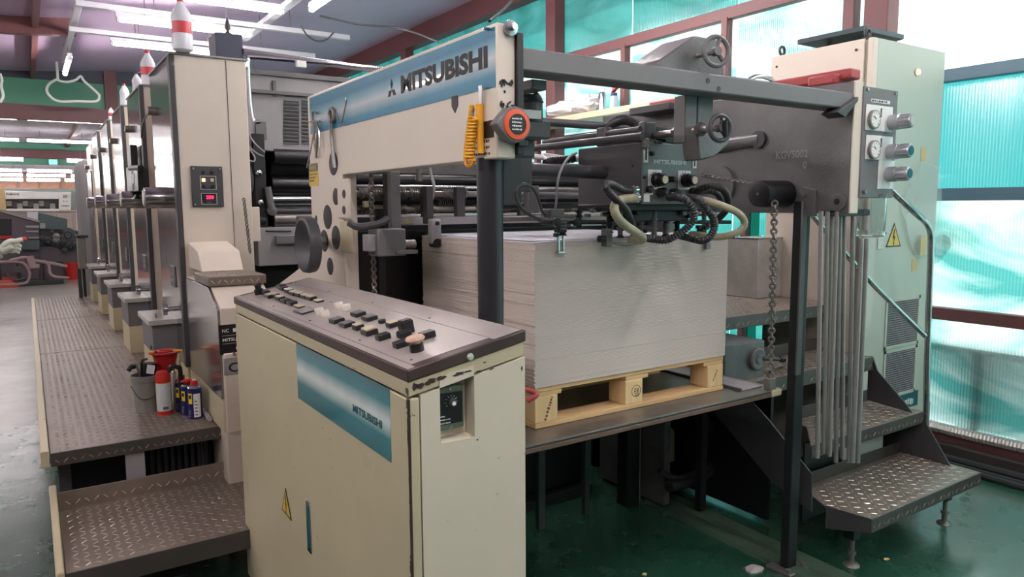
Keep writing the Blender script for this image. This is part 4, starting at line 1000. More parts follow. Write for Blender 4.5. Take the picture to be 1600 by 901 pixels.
# red handle showing past the console edge
q = at(826, 608, y=1.86)
B().tube([q+V((-.03, 0, .004)), q+V((-.005, -.01, .0)), q+V((.01, -.03, -.012)), q+V((-.02, -.02, -.03))], .009, 10, 4).build('red_handle', redp, lp, label='red rubber handle')

# ------------------------------------------------------------------ under the platform
ub = thing('pit_machinery', (1.9, 2.8, 0), 'dark lower feeder frame with uprights in the shade under the platform', 'machine base')
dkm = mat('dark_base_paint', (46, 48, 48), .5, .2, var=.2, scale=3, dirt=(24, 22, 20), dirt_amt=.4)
for (u0, u1, vb) in ((842, 854, 828), (914, 923, 806)):
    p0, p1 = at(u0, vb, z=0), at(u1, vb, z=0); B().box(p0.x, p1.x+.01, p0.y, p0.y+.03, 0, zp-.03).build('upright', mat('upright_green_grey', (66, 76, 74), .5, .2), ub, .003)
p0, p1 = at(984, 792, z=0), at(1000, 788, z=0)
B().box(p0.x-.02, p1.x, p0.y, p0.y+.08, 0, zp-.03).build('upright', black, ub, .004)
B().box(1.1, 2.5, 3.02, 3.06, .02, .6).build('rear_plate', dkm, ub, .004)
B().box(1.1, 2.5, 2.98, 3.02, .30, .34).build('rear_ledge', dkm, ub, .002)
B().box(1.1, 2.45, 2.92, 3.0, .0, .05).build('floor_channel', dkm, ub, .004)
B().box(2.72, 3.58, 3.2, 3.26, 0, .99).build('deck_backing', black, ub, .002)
B().box(2.90, 2.92, 2.14, 3.2, .02, .74).build('shade_screen', black, ub, .002)  # added black panel, blocks wall light on the floor under the steps
cy_ = 2.72
gq2 = lambda u, v: at(u, v, y=cy_)
O = [gq2(1000, 665), gq2(1038, 655), gq2(1054, 673), gq2(1054, 720), gq2(1011, 731), gq2(1011, 782), gq2(1000, 784)]
B().prism([(p.x, p.z) for p in O], 'y', cy_, cy_+.03).build('guard_plate', cream_worn_dim, ub, .002)
a, c = gq2(1001, 745), gq2(1040, 770); B().box(a.x, c.x, cy_-.05, cy_+.02, c.z, a.z).build('junction_box', dkm, ub, .005)
for pts, r in (([(1045, 760), (1075, 752), (1110, 735), (1135, 700), (1150, 690)], .03), ([(1090, 640), (1110, 665), (1135, 682), (1160, 690)], .03), ([(1030, 735), (1050, 745), (1075, 742), (1120, 720)], .014)):
    tag(B().tube([at(u, v, y=2.5) for u, v in pts], r, 10, 5, rib=.08, pitch=.02).build('floor_hose', rubber), {.03: 'thick dark hose curling under the steps, ' + ('rising to the platform' if pts[0][0] == 1090 else 'lying low by the junction box'), .014: 'thin dark hose beside the thick ones under the steps'}[r], 'hose')
for k, (x0, y0, x1, y1) in enumerate(((1.85, 1.95, 2.5, .2), (2.0, 2.0, 2.75, .2))): pass
ch = thing('floor_channel_cover', (2.3, 1.6, 0), 'low dusty metal cable cover lying across the green floor', 'cable cover')
a0, a1 = at(1040, 775, z=0), at(1240, 868, z=0); dd = (a1-a0).normalized(); a1 = a1+dd*.3; sd_ = Z_.cross(dd)
for k in range(2):
    o_ = -sd_*(.11*k); vs = []
    for p in (a0, a1):
        for s, z in ((-.05, 0), (.05, 0), (.035, .016), (-.035, .016)): vs.append(p+o_+sd_*s+Z_*z)
    B().add(vs, [(0, 1, 2, 3), (7, 6, 5, 4)]+[(i, (i+1) % 4, (i+1) % 4+4, i+4) for i in range(4)]).build('cover_strip', mat('dusty_green', (62, 84, 66), .6, var=.35, scale=6, dirt=(130, 132, 118), dirt_amt=.25), ch, .002)
# litter
lit = [(1180, 890, .05, (200, 190, 186), 'crumpled pale rag on the floor beside the post foot'), (1385, 873, .014, (226, 176, 110), 'small orange scrap of paper on the floor under the bottom step'), (1007, 897, .012, (216, 200, 140), 'small yellowish scrap on the floor at the bottom edge of the picture')]
for u, v, r, c, lab in lit:
    p = at(u, v, z=0); rr = random.Random(u); vs = []
    for i in range(9):
        t = 2*PI*i/9; vs.append((p.x+math.cos(t)*r*rr.uniform(.7, 1.2), p.y+math.sin(t)*r*rr.uniform(.5, 1), rr.uniform(.001, r*.2)))
    vs.append((p.x, p.y, r*.3)); vs += [(a, b_, .0005) for a, b_, _ in vs[:9]]
    tag(B().add(vs, [(i, (i+1) % 9, 9) for i in range(9)]+[(i, i+10, (i+1) % 9+10, (i+1) % 9) for i in range(9)]).build('paper_scrap' if r < .04 else 'rag', mat('scrap_%d' % u, c, .8), smooth=False), lab, 'scrap' if r < .04 else 'rag')

# ------------------------------------------------------------------ suction head
sh = thing('suction_head', (1.9, 2.0, 1.46), 'dark suction head with dials, lettered front plate and many ribbed hoses', 'suction head')
HY = 1.85; hx = 1.765; hx1_ = 2.034; hz0 = 1.50; hz1 = 1.762
B().box(hx, hx1_, HY+.006, 2.2, hz0+.05, hz1).build('head_box', mgray if 0 else mat('head_grey', (88, 88, 92), .5, .15, var=.1, scale=4), sh, .004)
pzc = lambda u, v: at(u, v, y=HY)
fpn = B().box(hx, hx1_, HY, HY+.006, hz0+.05, hz1).build('front_plate', mat('front_plate_grey', (112, 108, 108), .35, .5, var=.12, scale=6), sh, .003)
a = pzc(1021, 258); c = pzc(1072, 248)
txt('MITSUBISHI', 'lettering', mat('silver_letter', (190, 188, 184), .35, .3, var=.1), V((a.x, HY-.0, pzc(1045, 257).z)), X_, Z_, c.x-a.x, .0155, fpn, thick=.0015, bold=.04)
for u in (1009, 1085):
    q = pzc(u, 248 if u == 1085 else 238); sc_ = B().box(q.x-.011, q.x+.011, HY-.002, HY, q.z-.034, q.z+.034).build('scale_plate', white, fpn, .002)
    B().box(q.x-.004, q.x+.003, HY-.0026, HY-.002, q.z-.026, q.z+.022).build('scale_slot', blackp, sc_, smooth=False)
    bb = B()
    for k in range(7): bb.box(q.x+.005, q.x+.009, HY-.0026, HY-.002, q.z-.026+k*.008, q.z-.0245+k*.008)
    bb.build('scale_ticks', ink, sc_, smooth=False)
for u, v in ((1024, 281), (1070, 282)):
    q = pzc(u, v); dp = B().box(q.x-.036, q.x+.028, HY-.002, HY, q.z-.032, q.z+.035).build('dial_plate', white, fpn, .002)
    bb = B().torus(q-Y_*.0025+V((-.006, 0, .0)), Y_, .025, .0007, 20, 4)
    for k in range(5):
        t = PI*(.2+.15*k); d = V((math.cos(t), 0, math.sin(t))); bb.tube([q-Y_*.0025+d*.024, q-Y_*.0025+d*.032], .0009, 4)
    bb.build('dial_scale', ink, dp)
    kb = B().lathe(q, -Y_, [(.024, 0), (.024, .02), (.019, .024), (.019, .045), (.016, .047)], 22).build('dial_knob', blackp, sh)
    B().lathe(q-Y_*.047, -Y_, [(.0135, 0), (.0135, .0015)], 18).build('knob_cap', ivory, kb)
for u, v, r, L_ in ((1046, 280, .011, .03), (1013, 296, .013, .02), (1080, 298, .013, .02), (1018, 240, .008, .012), (1074, 244, .008, .012), (1006, 277, .006, .01), (1030, 300, .016, .04), (1050, 302, .018, .035)):
    q = pzc(u, v); B().lathe(q, -Y_, [(r, 0), (r, L_*.7), (r*.6, L_)], 12).build('valve_knob', black, fpn)
for u, v in ((1010, 308), (1015, 297), (1075, 310)):
    q = pzc(u, v); B().box(q.x-.014, q.x+.014, HY-.003, HY, q.z-.016, q.z+.012).build('scale_plate', white, fpn, .002)
q = pzc(1020, 222); B().box(hx-.005, hx+.02, HY-.012, HY+.0, hz1-.02, hz1+.012).build('top_clip', steel_d, sh, .002)
B().cyl(q-Y_*.01, q-Y_*.01+X_*.03, .006, 8).build('clip_screw', black, sh)
q = at(989, 259, x=hx); B().lathe(q, -X_, [(.005, 0), (.005, .0008)], 10).build('box_hole', blackp, sh)
# lower works: bars, blocks, sucker rods
B().box(hx-.10, hx1_+.10, HY+.02, 2.08, hz0+.028, hz0+.052).build('lower_beam', black, sh, .004)
B().box(hx-.02, hx1_+.02, HY+.05, 2.0, hz0-.01, hz0+.03).build('valve_block', black, sh, .004)
rk = random.Random(11)
def wp(u, v, yy): return at(u, v, y=yy)
B().cyl(wp(845, 347, 1.93), wp(945, 347, 1.93), .0075, 10).build('cross_rod', black, sh)
B().cyl(wp(1060, 347, 1.95), wp(1141, 347, 1.95), .0075, 10).build('cross_rod', black, sh)
B().cyl(wp(940, 335, 1.98), wp(1120, 335, 1.98), .007, 10).build('cross_rod', steel_d, sh)
B().cyl(wp(858, 338, 2.05), wp(905, 338, 2.05), .009, 10).build('cross_rod', castgrey, sh)
for u, v0, v1, r in ((877, 345, 362, .013), (952, 330, 372, .010), (1000, 318, 365, .012), (1022, 320, 368, .010), (1040, 322, 365, .012), (1058, 330, 368, .010), (905, 328, 350, .009), (969, 322, 366, .009), (1100, 330, 362, .009), (988, 340, 370, .008)):
    yy = rk.uniform(1.88, 2.0); p0, p1 = wp(u, v0, yy), wp(u, v1, yy)
    b = B().cyl(p0, p1, r, 10); 
    for k in range(3): b.cyl(p0.lerp(p1, .2+.3*k), p0.lerp(p1, .2+.3*k)+Z_*.006, r*1.5, 10)
    b.build('sucker_rod', rk.choice([black, black, castgrey]), sh)
    p2 = p1; B().lathe(p2-Z_*.012, Z_, [(r*1.6, 0), (r*1.3, .004), (r*.7, .014)], 12).build('suction_cup', blackp, sh)
for i in range(26):
    u = rk.uniform(915, 1110); v = rk.uniform(322, 362); p = wp(u, v, rk.uniform(1.88, 2.04)); s = rk.uniform(.008, .02)
    B().box(p.x-s, p.x+s, p.y-s, p.y+s, p.z-s*.7, p.z+s*.7).build('linkage_block', rk.choice([black, black, dgray, castgrey]), sh, .003)
for u in (862, 893): B().lathe(wp(u+5, 347, 1.925), -Y_, [(.012, 0), (.015, .004), (.015, .014), (.008, .016)], 12).build('clamp_knob', black, sh)
# rear guide foot hanging over the pile edge
q0 = wp(877, 350, PY-.02); b = B()
for dx in (-.010, .010): b.box(q0.x+dx-.0035, q0.x+dx+.0035, PY-.022, PY-.014, wp(877, 392, PY-.02).z, q0.z)
b.box(q0.x-.014, q0.x+.016, PY-.024, PY-.006, wp(877, 394, PY-.02).z-.003, wp(877, 394, PY-.02).z+.004); b.build('rear_guide_foot', steel, sh, .001)
B().box(q0.x-.017, q0.x+.017, PY-.03, PY-.0, q0.z-.028, q0.z+.008).build('guide_clamp', black, sh, .003)
B().cyl(wp(866, 367, PY-.02), wp(872, 367, PY-.02), .007, 8).build('clamp_screw', black, sh)
q1 = wp(948, 360, PY-.03); B().box(q1.x-.014, q1.x+.014, PY-.045, PY-.015, wp(948, 385, PY-.03).z, wp(948, 357, PY-.03).z).build('guide_block', castgrey, sh, .003)
B().cyl(wp(936, 373, PY-.04), wp(944, 373, PY-.04), .012, 10).build('clamp_screw', blackp, sh)
B().tube([wp(u, v, PY-.03) for u, v in ((953, 378), (962, 380), (975, 382), (990, 381), (1003, 378))], .006, 8, 4).build('air_fitting', steel_d, sh)
q2 = wp(1103, 384, PY-.01); B().box(q2.x-.006, q2.x+.016, PY-.02, PY-.004, q2.z-.012, q2.z+.010).build('guide_foot', steel_d, sh, .001)
# hoses
def hose(pts, r, m, name='ribbed_hose', rib=.24, pitch=.0092, dy=None, lab=None):
    P_ = [at(u, v, y=yy) for u, v, yy in pts]
    return B().tube(P_, r, 12, 10, rib=rib, pitch=pitch).build(name, m, sh, label=lab)
hose([(986, 297, 1.80), (972, 296, 1.76), (960, 290, 1.72), (950, 287, 1.68), (946, 291, 1.66), (952, 301, 1.66), (965, 314, 1.68), (976, 325, 1.72), (984, 340, 1.78), (990, 360, 1.88), (990, 368, 1.90)], .0125, rubber)
hose([(992, 309, 1.80), (974, 311, 1.74), (962, 318, 1.70), (960, 328, 1.68), (966, 341, 1.68), (980, 354, 1.70), (995, 364, 1.73), (1004, 371, 1.76), (1001, 375, 1.80), (985, 374, 1.86)], .0145, hosebraid, 'braided_hose', rib=.1, lab='clear yellowish braided hose')
hose([(1046, 308, 1.80), (1060, 308, 1.72), (1074, 314, 1.68), (1083, 326, 1.67), (1084, 341, 1.67), (1074, 355, 1.68), (1058, 367, 1.70), (1040, 375, 1.73), (1018, 373, 1.78), (1002, 370, 1.84)], .0135, rubber)
hose([(1076, 308, 1.78), (1092, 312, 1.70), (1104, 326, 1.66), (1114, 340, 1.66), (1116, 356, 1.67), (1108, 371, 1.69), (1096, 376, 1.72), (1075, 371, 1.78), (1062, 368, 1.86)], .0135, rubber)
hose([(1088, 300, 1.82), (1096, 295, 1.76), (1112, 290, 1.72), (1130, 296, 1.72), (1138, 312, 1.74), (1134, 328, 1.78), (1124, 340, 1.84), (1116, 350, 1.9)], .0135, rubber)
hose([(1088, 302, 1.86), (1104, 298, 1.84), (1120, 302, 1.84), (1130, 318, 1.88)], .012, rubber)
hose([(1086, 312, 1.78), (1106, 314, 1.70), (1130, 322, 1.66), (1152, 332, 1.65), (1163, 346, 1.65), (1158, 359, 1.66), (1140, 367, 1.69), (1118, 370, 1.74), (1092, 367, 1.82), (1080, 366, 1.88)], .013, hosebraid, 'braided_hose', rib=.1, lab='clear yellowish braided hose')
for u, v, yy in ((991, 297, 1.83), (993, 309, 1.83), (1048, 307, 1.82), (1087, 310, 1.82)):
    q = at(u, v, y=yy); B().cyl(q-X_*.004, q+X_*.01, .016, 14).build('hose_clamp', chrome, sh)
# grey looping tubes at the left of the head
hose([(848, 346, 1.93), (832, 338, 1.88), (815, 325, 1.85), (806, 308, 1.84), (808, 294, 1.84), (820, 288, 1.84), (832, 295, 1.86), (840, 310, 1.9), (846, 328, 1.95), (852, 337, 1.97)], .0062, dgray, 'looped_tube', rib=0)
hose([(868, 325, 2.0), (870, 305, 1.98), (872, 280, 1.97), (880, 258, 1.98), (892, 243, 2.0), (901, 239, 2.02)], .0042, lgray, 'looped_tube', rib=0)
q = wp(866, 332, 1.99); B().box(q.x-.03, q.x+.03, 1.97, 2.03, q.z-.015, q.z+.012).build('tube_manifold', castgrey, sh, .004)
hose([(852, 256, 2.25), (862, 252, 2.25), (880, 250, 2.23), (900, 247, 2.2)], .017, rubber, pitch=.009)
hose([(948, 205, 2.3), (955, 195, 2.26), (970, 188, 2.2), (985, 189, 2.15), (998, 198, 2.1), (1005, 210, 2.05)], .02, rubber, pitch=.009, lab='arched ribbed hose over the head')
B().box(at(931, 210, y=2.1).x, at(943, 210, y=2.1).x, 2.05, 2.1, hz1-.0, at(935, 200, y=2.1).z).build('rail_clamp', dgray, sh, .006)
B().box(at(1003, 200, y=1.95).x, at(1020, 200, y=1.95).x, 1.93, 1.97, hz1-.01, at(1010, 190, y=1.95).z).build('rail_clamp', dgray, sh, .006)
B().box(at(1015, 200, y=1.98).x, at(1062, 200, y=1.98).x, 1.95, 2.02, hz1+.01, hz1+.07).build('slide_carriage', black, sh, .006)
B().box(1.84, 1.98, 1.95, 2.12, hz1, hz1+.03).build('carriage_base', black, sh, .004)
# ------------------------------------------------------------------ control console
zf = 1.195; A = at(637, 578, z=zf); cx0, cy0 = A.x, A.y; cy1 = at(366, 466, x=cx0).y
Bk = at(820, 515, y=cy0); cx1, zb = Bk.x, Bk.z
co = thing('control_console', ((cx0+cx1)/2, (cy0+cy1)/2, 0), 'chipped cream control console with rows of push buttons in the foreground', 'control console')
rim = mat('worn_brown_rim', (74, 58, 54), .4, .25, var=.3, scale=8, dirt=(128, 116, 106), dirt_amt=.2)
topm = mat('console_top_plate', (186, 177, 171), .34, .3, var=.2, scale=3, dirt=(78, 70, 66), dirt_amt=.35)
sl = (zb-zf)/(cx1-cx0); zz = lambda x: zf+(x-cx0)*sl
pr_ = lambda x, dz: (x, zz(x)+dz)
def slab(name, m, x0, x1, y0, y1, d0, d1, par, bev=.002, **k):
    return B().prism([(x0, zz(x0)+d0), (x1, zz(x1)+d0), (x1, zz(x1)+d1), (x0, zz(x0)+d1)], 'y', y0, y1).build(name, m, par, bev, **k)
slab('top_rim', rim, cx0-.002, cx1+.002, cy0-.002, cy1+.002, -.028, 0, co, .003, label='worn brown metal rim')
slab('button_plate', topm, cx0+.022, cx1-.085, cy0+.03, cy1-.04, 0, .0012, co, .0006)
slab('rear_top_plate', topm, cx1-.083, cx1-.004, cy0+.008, cy1-.02, 0, .0012, co, .0006)
slab('front_top_edge', topm, cx0+.002, cx0+.020, cy0+.004, cy1-.01, 0, .0008, co, .0004)
slab('lid_band', cream_worn_dim, cx0+.002, cx1-.001, cy0+.002, cy1-.002, -.062, -.029, co, .002)
# body with a recess in the end face
e = lambda u, v: at(u, v, y=cy0)
ra, rc = e(687, 600), e(742, 682); dep = .045
bz = zf-.066
side_body = B()
B().box(cx0+.004, cx1-.004, cy0+dep, cy1-.004, .03, bz).build('carcass', cream, co, .002)
xg = e(655, 620).x
ends = B(); 
ends.box(xg+.003, ra.x, cy0, cy0+dep, .03, bz); ends.box(rc.x, cx1, cy0, cy0+dep, .03, bz)
ends.box(ra.x, rc.x, cy0, cy0+dep, ra.z, bz); ends.box(ra.x, rc.x, cy0, cy0+dep, .03, rc.z)
ends.v = [(x, y, (z if z < bz-.001 else z+(x-cx0)*sl)) for x, y, z in ends.v]
ec = mat('cream_paint_chipped', (214, 205, 184), .4, var=.05, scale=3, dirt=(168, 156, 134), dirt_amt=.1, chips=(78, 52, 48), chip_amt=.1)
ends.build('end_panel', ec, co, 0, smooth=False)
B().box(cx0+.0, xg, cy0, cy1, .03, bz).build('front_door', cream_worn_dim, co, .003)  # darker cream here carries the weak light from the left
# worn edge strips
B().tube([(cx0+.001, cy0+.001, .05), (cx0+.001, cy0+.001, bz)], .0035, 6).build('worn_edge', rim, co)
rr = random.Random(4)
def chip(u, v, w_, h_, nm='paint_chip'):
    n_ = 14; o_ = e(u, v); px = .00085*1.15; vs = []
    for i in range(n_):
        t = 2*PI*i/n_; q = rr.uniform(.6, 1.15); vs.append((o_.x+math.cos(t)*w_*px*q, cy0-.0006, o_.z+(math.sin(t)*h_*q+math.cos(t)*w_*.12)*px))
    B().add(vs, [tuple(range(n_))]).build(nm, rim, co, smooth=False)
for u, v, w_, h_ in ((658, 602, 10, 9), (672, 596, 16, 7), (690, 590, 16, 5), (716, 584, 20, 5), (731, 580, 12, 3), (748, 580, 7, 3.5), (768, 576, 8, 3), (648, 604, 9, 10), (757, 566, 5, 2), (815, 575, 3, 8)): chip(u, v, w_, h_)
def chipx(v0, v1, u, w_):
    o0, o1 = at(u, v0, x=cx0), at(u, v1, x=cx0); n_ = 10; vs = []
    for i in range(n_): t = i/(n_-1); vs.append((cx0-.0006, cy0+.001, o0.z+(o1.z-o0.z)*t))
    for i in range(n_-1, -1, -1): t = i/(n_-1); vs.append((cx0-.0006, cy0+.001+w_*rr.uniform(.2, 1), o0.z+(o1.z-o0.z)*t))
    B().add(vs, [tuple(range(len(vs)))]).build('paint_chip', rim, co, smooth=False)
for v0, v1, w_ in ((608, 640, .012), (645, 700, .010), (705, 770, .006), (775, 860, .007), (865, 900, .012)): chipx(v0, v1, 640, w_)
# timer in the recess
yr = cy0+dep-.002
tm = B().box(ra.x+.001, e(725, 600).x+.012, yr-.02, yr, e(700, 680).z+.005, e(700, 612).z+.006).build('timer_unit', mat('timer_green', (98, 112, 92), .45), co, .003)
tx0, tx1, tz0, tz1 = ra.x+.001, e(725, 600).x+.012, e(700, 680).z+.005, e(700, 612).z+.006
fc_ = B().box(tx0+.006, tx1-.005, yr-.022, yr-.02, tz0+.014, tz1-.014).build('timer_face', blackp, tm, .002)
cc = V(((tx0+tx1)/2+.002, yr-.022, tz1-.036))
B().lathe(cc, -Y_, [(.010, 0), (.010, .008), (.007, .009)], 16).build('timer_dial', dgray, fc_)
B().lathe(cc-Y_*.009+X_*.003-Z_*.003, -Y_, [(.005, 0), (.005, .001)], 12).build('dial_dot', white, fc_)
bb = B()
for k in range(9):
    t = PI*(1.2-1.4*k/8); d = V((math.cos(t), 0, math.sin(t))); bb.tube([cc-Y_*.0006+d*.012, cc-Y_*.0006+d*.0165], .0005, 4)
bb.build('dial_marks', inkw, fc_)
for k, s in enumerate(('TIMER', 'SPEED CONTROL', '100V 50/60Hz')): dashes(s, 'lettering', inkw, V((tx0+.010, yr-.022, tz0+.032-.008*k)), X_, Z_, .026 if k else .012, .0035, fc_)
for z in (tz0+.006, tz1-.006): B().lathe(V(((tx0+tx1)/2, yr-.02, z)), -Y_, [(.004, 0), (.004, .003)], 10).build('screw', steel, tm)
tg = B().box(tx0+.003, tx1-.004, yr-.001, yr+.001, tz1+.003, tz1+.010).build('name_tag', white, co, 0)
dashes('POWDER SPRAY', 'lettering', ink, V((tx0+.006, yr-.0011, tz1+.0045)), X_, Z_, .028, .004, tg)
q = e(734, 557); B().lathe(q, -Y_, [(.007, 0), (.009, .002), (.007, .007), (.002, .008)], 14).build('side_button', cream_green, co)
# front label, sign and handle on the long side facing the aisle
fx = cx0-.0006; s_ = lambda u, v: at(u, v, x=cx0)
P4 = [s_(463, 536), s_(609, 607), s_(609, 719), s_(465, 621)]
yl0, yl1 = P4[1].y, P4[0].y; zl1 = (P4[0].z+P4[1].z)/2; zl0 = (P4[2].z+P4[3].z)/2
r2 = ramp_mat('teal_band_console', [(0, (8, 104, 112)), (.3, (16, 122, 130)), (.5, (206, 220, 216)), (.56, (214, 224, 220)), (.78, (20, 128, 138)), (1, (4, 100, 110))], 2, rough=.28, coat=.4)
lb = B().box(cx0-.0012, cx0, yl0, yl1, zl0, zl1).build('colour_label', r2, co, smooth=False, label='teal label fading to white')
ta, tc_ = s_(552, 630), s_(598, 661)
txt('MITSUBISHI', 'lettering', inkt, V((cx0-.0013, ta.y, (s_(552, 645).z+s_(598, 665).z)/2-.002)), -Y_, Z_, ta.y-tc_.y, .021, lb, bold=.04)
wc_ = s_(448, 790); warn_sign('warning_sign', V((cx0-.0004, wc_.y, wc_.z)), -Y_, .055, co, 'yellow lightning warning triangle')
ha, hb = s_(479, 778), s_(488, 866)
hp = B().box(cx0-.004, cx0, hb.y, ha.y, hb.z, ha.z).build('latch_plate', steel, co, .002)
B().box(cx0-.005, cx0-.004, hb.y+.006, ha.y-.006, hb.z+.015, ha.z-.015).build('latch_recess', inkt, hp, .001)
# buttons on the sloping plate
NP = V((-sl, 0, 1)).normalized(); P0 = V((cx0, cy0, zf+.0012)); SX = V((1, 0, sl)).normalized()
def cp_(zx, zy): return atp(360+zx/4.706, 420+zy/4.706, P0, NP)
def btn(zx, zy, lx, ly, h, m, name='push_button', cap=None, lab=None, caph=.003):
    lx *= 1.15; ly *= 1.25; h *= 1.3; q = cp_(zx, zy); b = B(); b.M = Matrix.Translation(q) @ Matrix(((SX.x, 0, NP.x, 0), (0, 1, 0, 0), (SX.z, 0, NP.z, 0), (0, 0, 0, 1)))
    b.box(-lx/2, lx/2, -ly/2, ly/2, 0, h); o = b.build(name, m, co, .002, label=lab)
    if cap:
        c = B(); c.M = b.M; c.box(-lx*.42, lx*.42, -ly*.42, ly*.42, h, h+caph); c.build('button_cap', cap, o, .001)
    return o
def knob(zx, zy, r, h, m, name='rotary_knob', lab=None):
    q = cp_(zx, zy); return B().lathe(q, NP, [(r*.9, 0), (r, .002), (r, h*.9), (r*.92, h)], 20).build(name, m, co, label=lab)
wk = mat('grey_white_knob', (228, 222, 210), .45, var=.06)
for zx, zy, c in ((262, 186, black), (392, 152, None), (378, 142, black), (432, 172, white), (470, 190, ivory), (512, 200, ivory), (556, 214, ivory), (596, 226, ivory)):
    btn(zx, zy, .022, .045, .010, blackp, cap=c)
btn(648, 240, .022, .04, .004, blackp, cap=ivory)
for zx, zy, c in ((290, 210, ivory), (330, 206, ivory), (368, 226, ivory), (410, 246, None), (455, 262, None)): btn(zx, zy, .022, .045, .010, blackp, cap=c)
btn(505, 278, .022, .05, .003, blackp, cap=ivory); btn(548, 312, .045, .075, .004, blackp, 'flat_panel', cap=topm, caph=.001)
for zx, zy in ((658, 335), (700, 352), (802, 292), (856, 308)): knob(zx, zy, .0145, .021, wk)
for zx, zy, c in ((785, 390, mgray), (862, 418, mgray), (942, 342, mgray), (1025, 372, mgray)): btn(zx, zy, .030, .038, .009, blackp, cap=c, caph=.001)
btn(942, 444, .022, .026, .011, blackp, cap=ivory); btn(1025, 478, .030, .036, .011, blackp, cap=ivory, caph=.005)
knob(1117, 398, .011, .010, blackp); knob(1117, 386, .010, .003, ivory, 'button_cap')
btn(1195, 424, .026, .024, .010, blackp, cap=ivory); btn(1125, 516, .030, .022, .012, blackp); btn(1280, 500, .028, .022, .012, blackp, cap=blackp)
btn(1300, 470, .030, .022, .026, blackp, cap=blackp); btn(1262, 570, .034, .020, .012, blackp); btn(1450, 505, .032, .022, .013, blackp)
q = cp_(1375, 602); m1 = B().lathe(q, NP, [(.017, 0), (.017, .018), (.012, .019)], 22).build('stop_button', blackp, co)
B().lathe(q+NP*.019, NP, [(.011, 0), (.011, .006), (.022, .008), (.024, .012), (.020, .017), (.006, .020)], 22).build('mushroom_cap', mat('worn_mushroom', (206, 170, 150), .45, var=.3, scale=70), m1, label='worn pinkish mushroom cap')
q = cp_(215, 185); m1 = B().lathe(q, NP, [(.018, 0), (.018, .02), (.012, .022), (.012, .034), (.016, .038), (.012, .046)], 16).build('selector_knob', black, co)
for zx, zy in ((105, 188), (318, 275), (585, 380), (952, 525), (1330, 668), (740, 245), (480, 100), (730, 165), (1045, 248), (1465, 362)):
    B().lathe(cp_(zx, zy), NP, [(.004, 0), (.003, .0015)], 8).build('screw', dgray, co)

# ------------------------------------------------------------------ electrical cabinet
ca = thing('electrical_cabinet', (3.98, 2.45, 0), 'tall pale electrical cabinet standing against the teal wall on the right', 'cabinet')
CX0 = 3.62; CY0 = 2.15; cc0 = at(1365, 57, y=CY0); CX0 = cc0.x; CT = cc0.z; CX1 = at(1478, 78, y=CY0).x; CY1 = at(1205, 92, x=CX0).y
B().box(CX0+.02, CX1, CY0+.02, CY1, .1, CT-.004).build('cabinet_body', cream_green, ca, .004)
B().box(CX0, CX0+.02, CY0+.05, CY1, .1, CT).build('side_panel', cream, ca, .003)
B().box(CX0+.004, CX0+.05, CY0+.0, CY0+.03, .1, CT).build('corner_strip', cream, ca, .004)
B().box(CX0+.05, CX1, CY0, CY0+.02, .1, CT).build('front_door', cream_green, ca, .003)
B().box(CX0+.03, CX1-.03, CY0+.03, CY1-.03, 0, .1).build('plinth', dgray, ca, .003)
d = lambda u, v: at(u, v, y=CY0)
for (u0, v0, u1, v1) in ((1384, 464, 1433, 540), (1381, 544, 1428, 615)):
    a, c = d(u0, v0+4), d(u1, v1-4)
    b = B(); t_ = .018
    for (x0, x1, z0, z1) in ((a.x, c.x, a.z-t_, a.z), (a.x, c.x, c.z, c.z+t_), (a.x, a.x+t_, c.z, a.z), (c.x-t_, c.x, c.z, a.z)): b.box(x0, x1, CY0-.006, CY0, z0, z1)
    vf = b.build('vent_frame', cream_green, ca, .001)
    B().box(a.x+t_, c.x-t_, CY0-.0015, CY0-.0005, c.z+t_, a.z-t_).build('vent_backing', blackp, vf, smooth=False)
    b = B(); k = a.x+t_+.008
    while k < c.x-t_: b.box(k, k+.0032, CY0-.004, CY0-.002, c.z+t_, a.z-t_); k += .0125
    k = c.z+t_+.008
    while k < a.z-t_: b.box(a.x+t_, c.x-t_, CY0-.006, CY0-.004, k, k+.0032); k += .0125
    b.build('wire_mesh', lgray, vf, smooth=False, kind='stuff')
q = d(1432, 113); B().lathe(q, -Y_, [(.02, 0), (.02, .006)], 16).build('lamp_bezel', steel, ca); B().lathe(q-Y_*.006, -Y_, [(.016, 0), (.014, .01), (.004, .014)], 14).build('pilot_lamp', lamp_or, ca)
q = d(1396, 373); warn_sign('warning_sign', V((q.x, CY0-.0004, q.z)), X_, .075, ca, 'yellow lightning warning triangle')
a, c = d(1371, 372), d(1378, 389); B().box(a.x, c.x, CY0-.004, CY0, c.z, a.z).build('key_lock', galv, ca, .002)
a, c = d(1400, 618), d(1433, 632); mk = B().box(a.x, c.x, CY0-.002, CY0, c.z, a.z).build('maker_plate', inkt, ca, .001)
dashes('Mitsubishi', 'lettering', inkw, V((a.x+.02, CY0-.002, c.z+.015)), X_, Z_, (c.x-a.x)*.75, (a.z-c.z)*.45, mk)
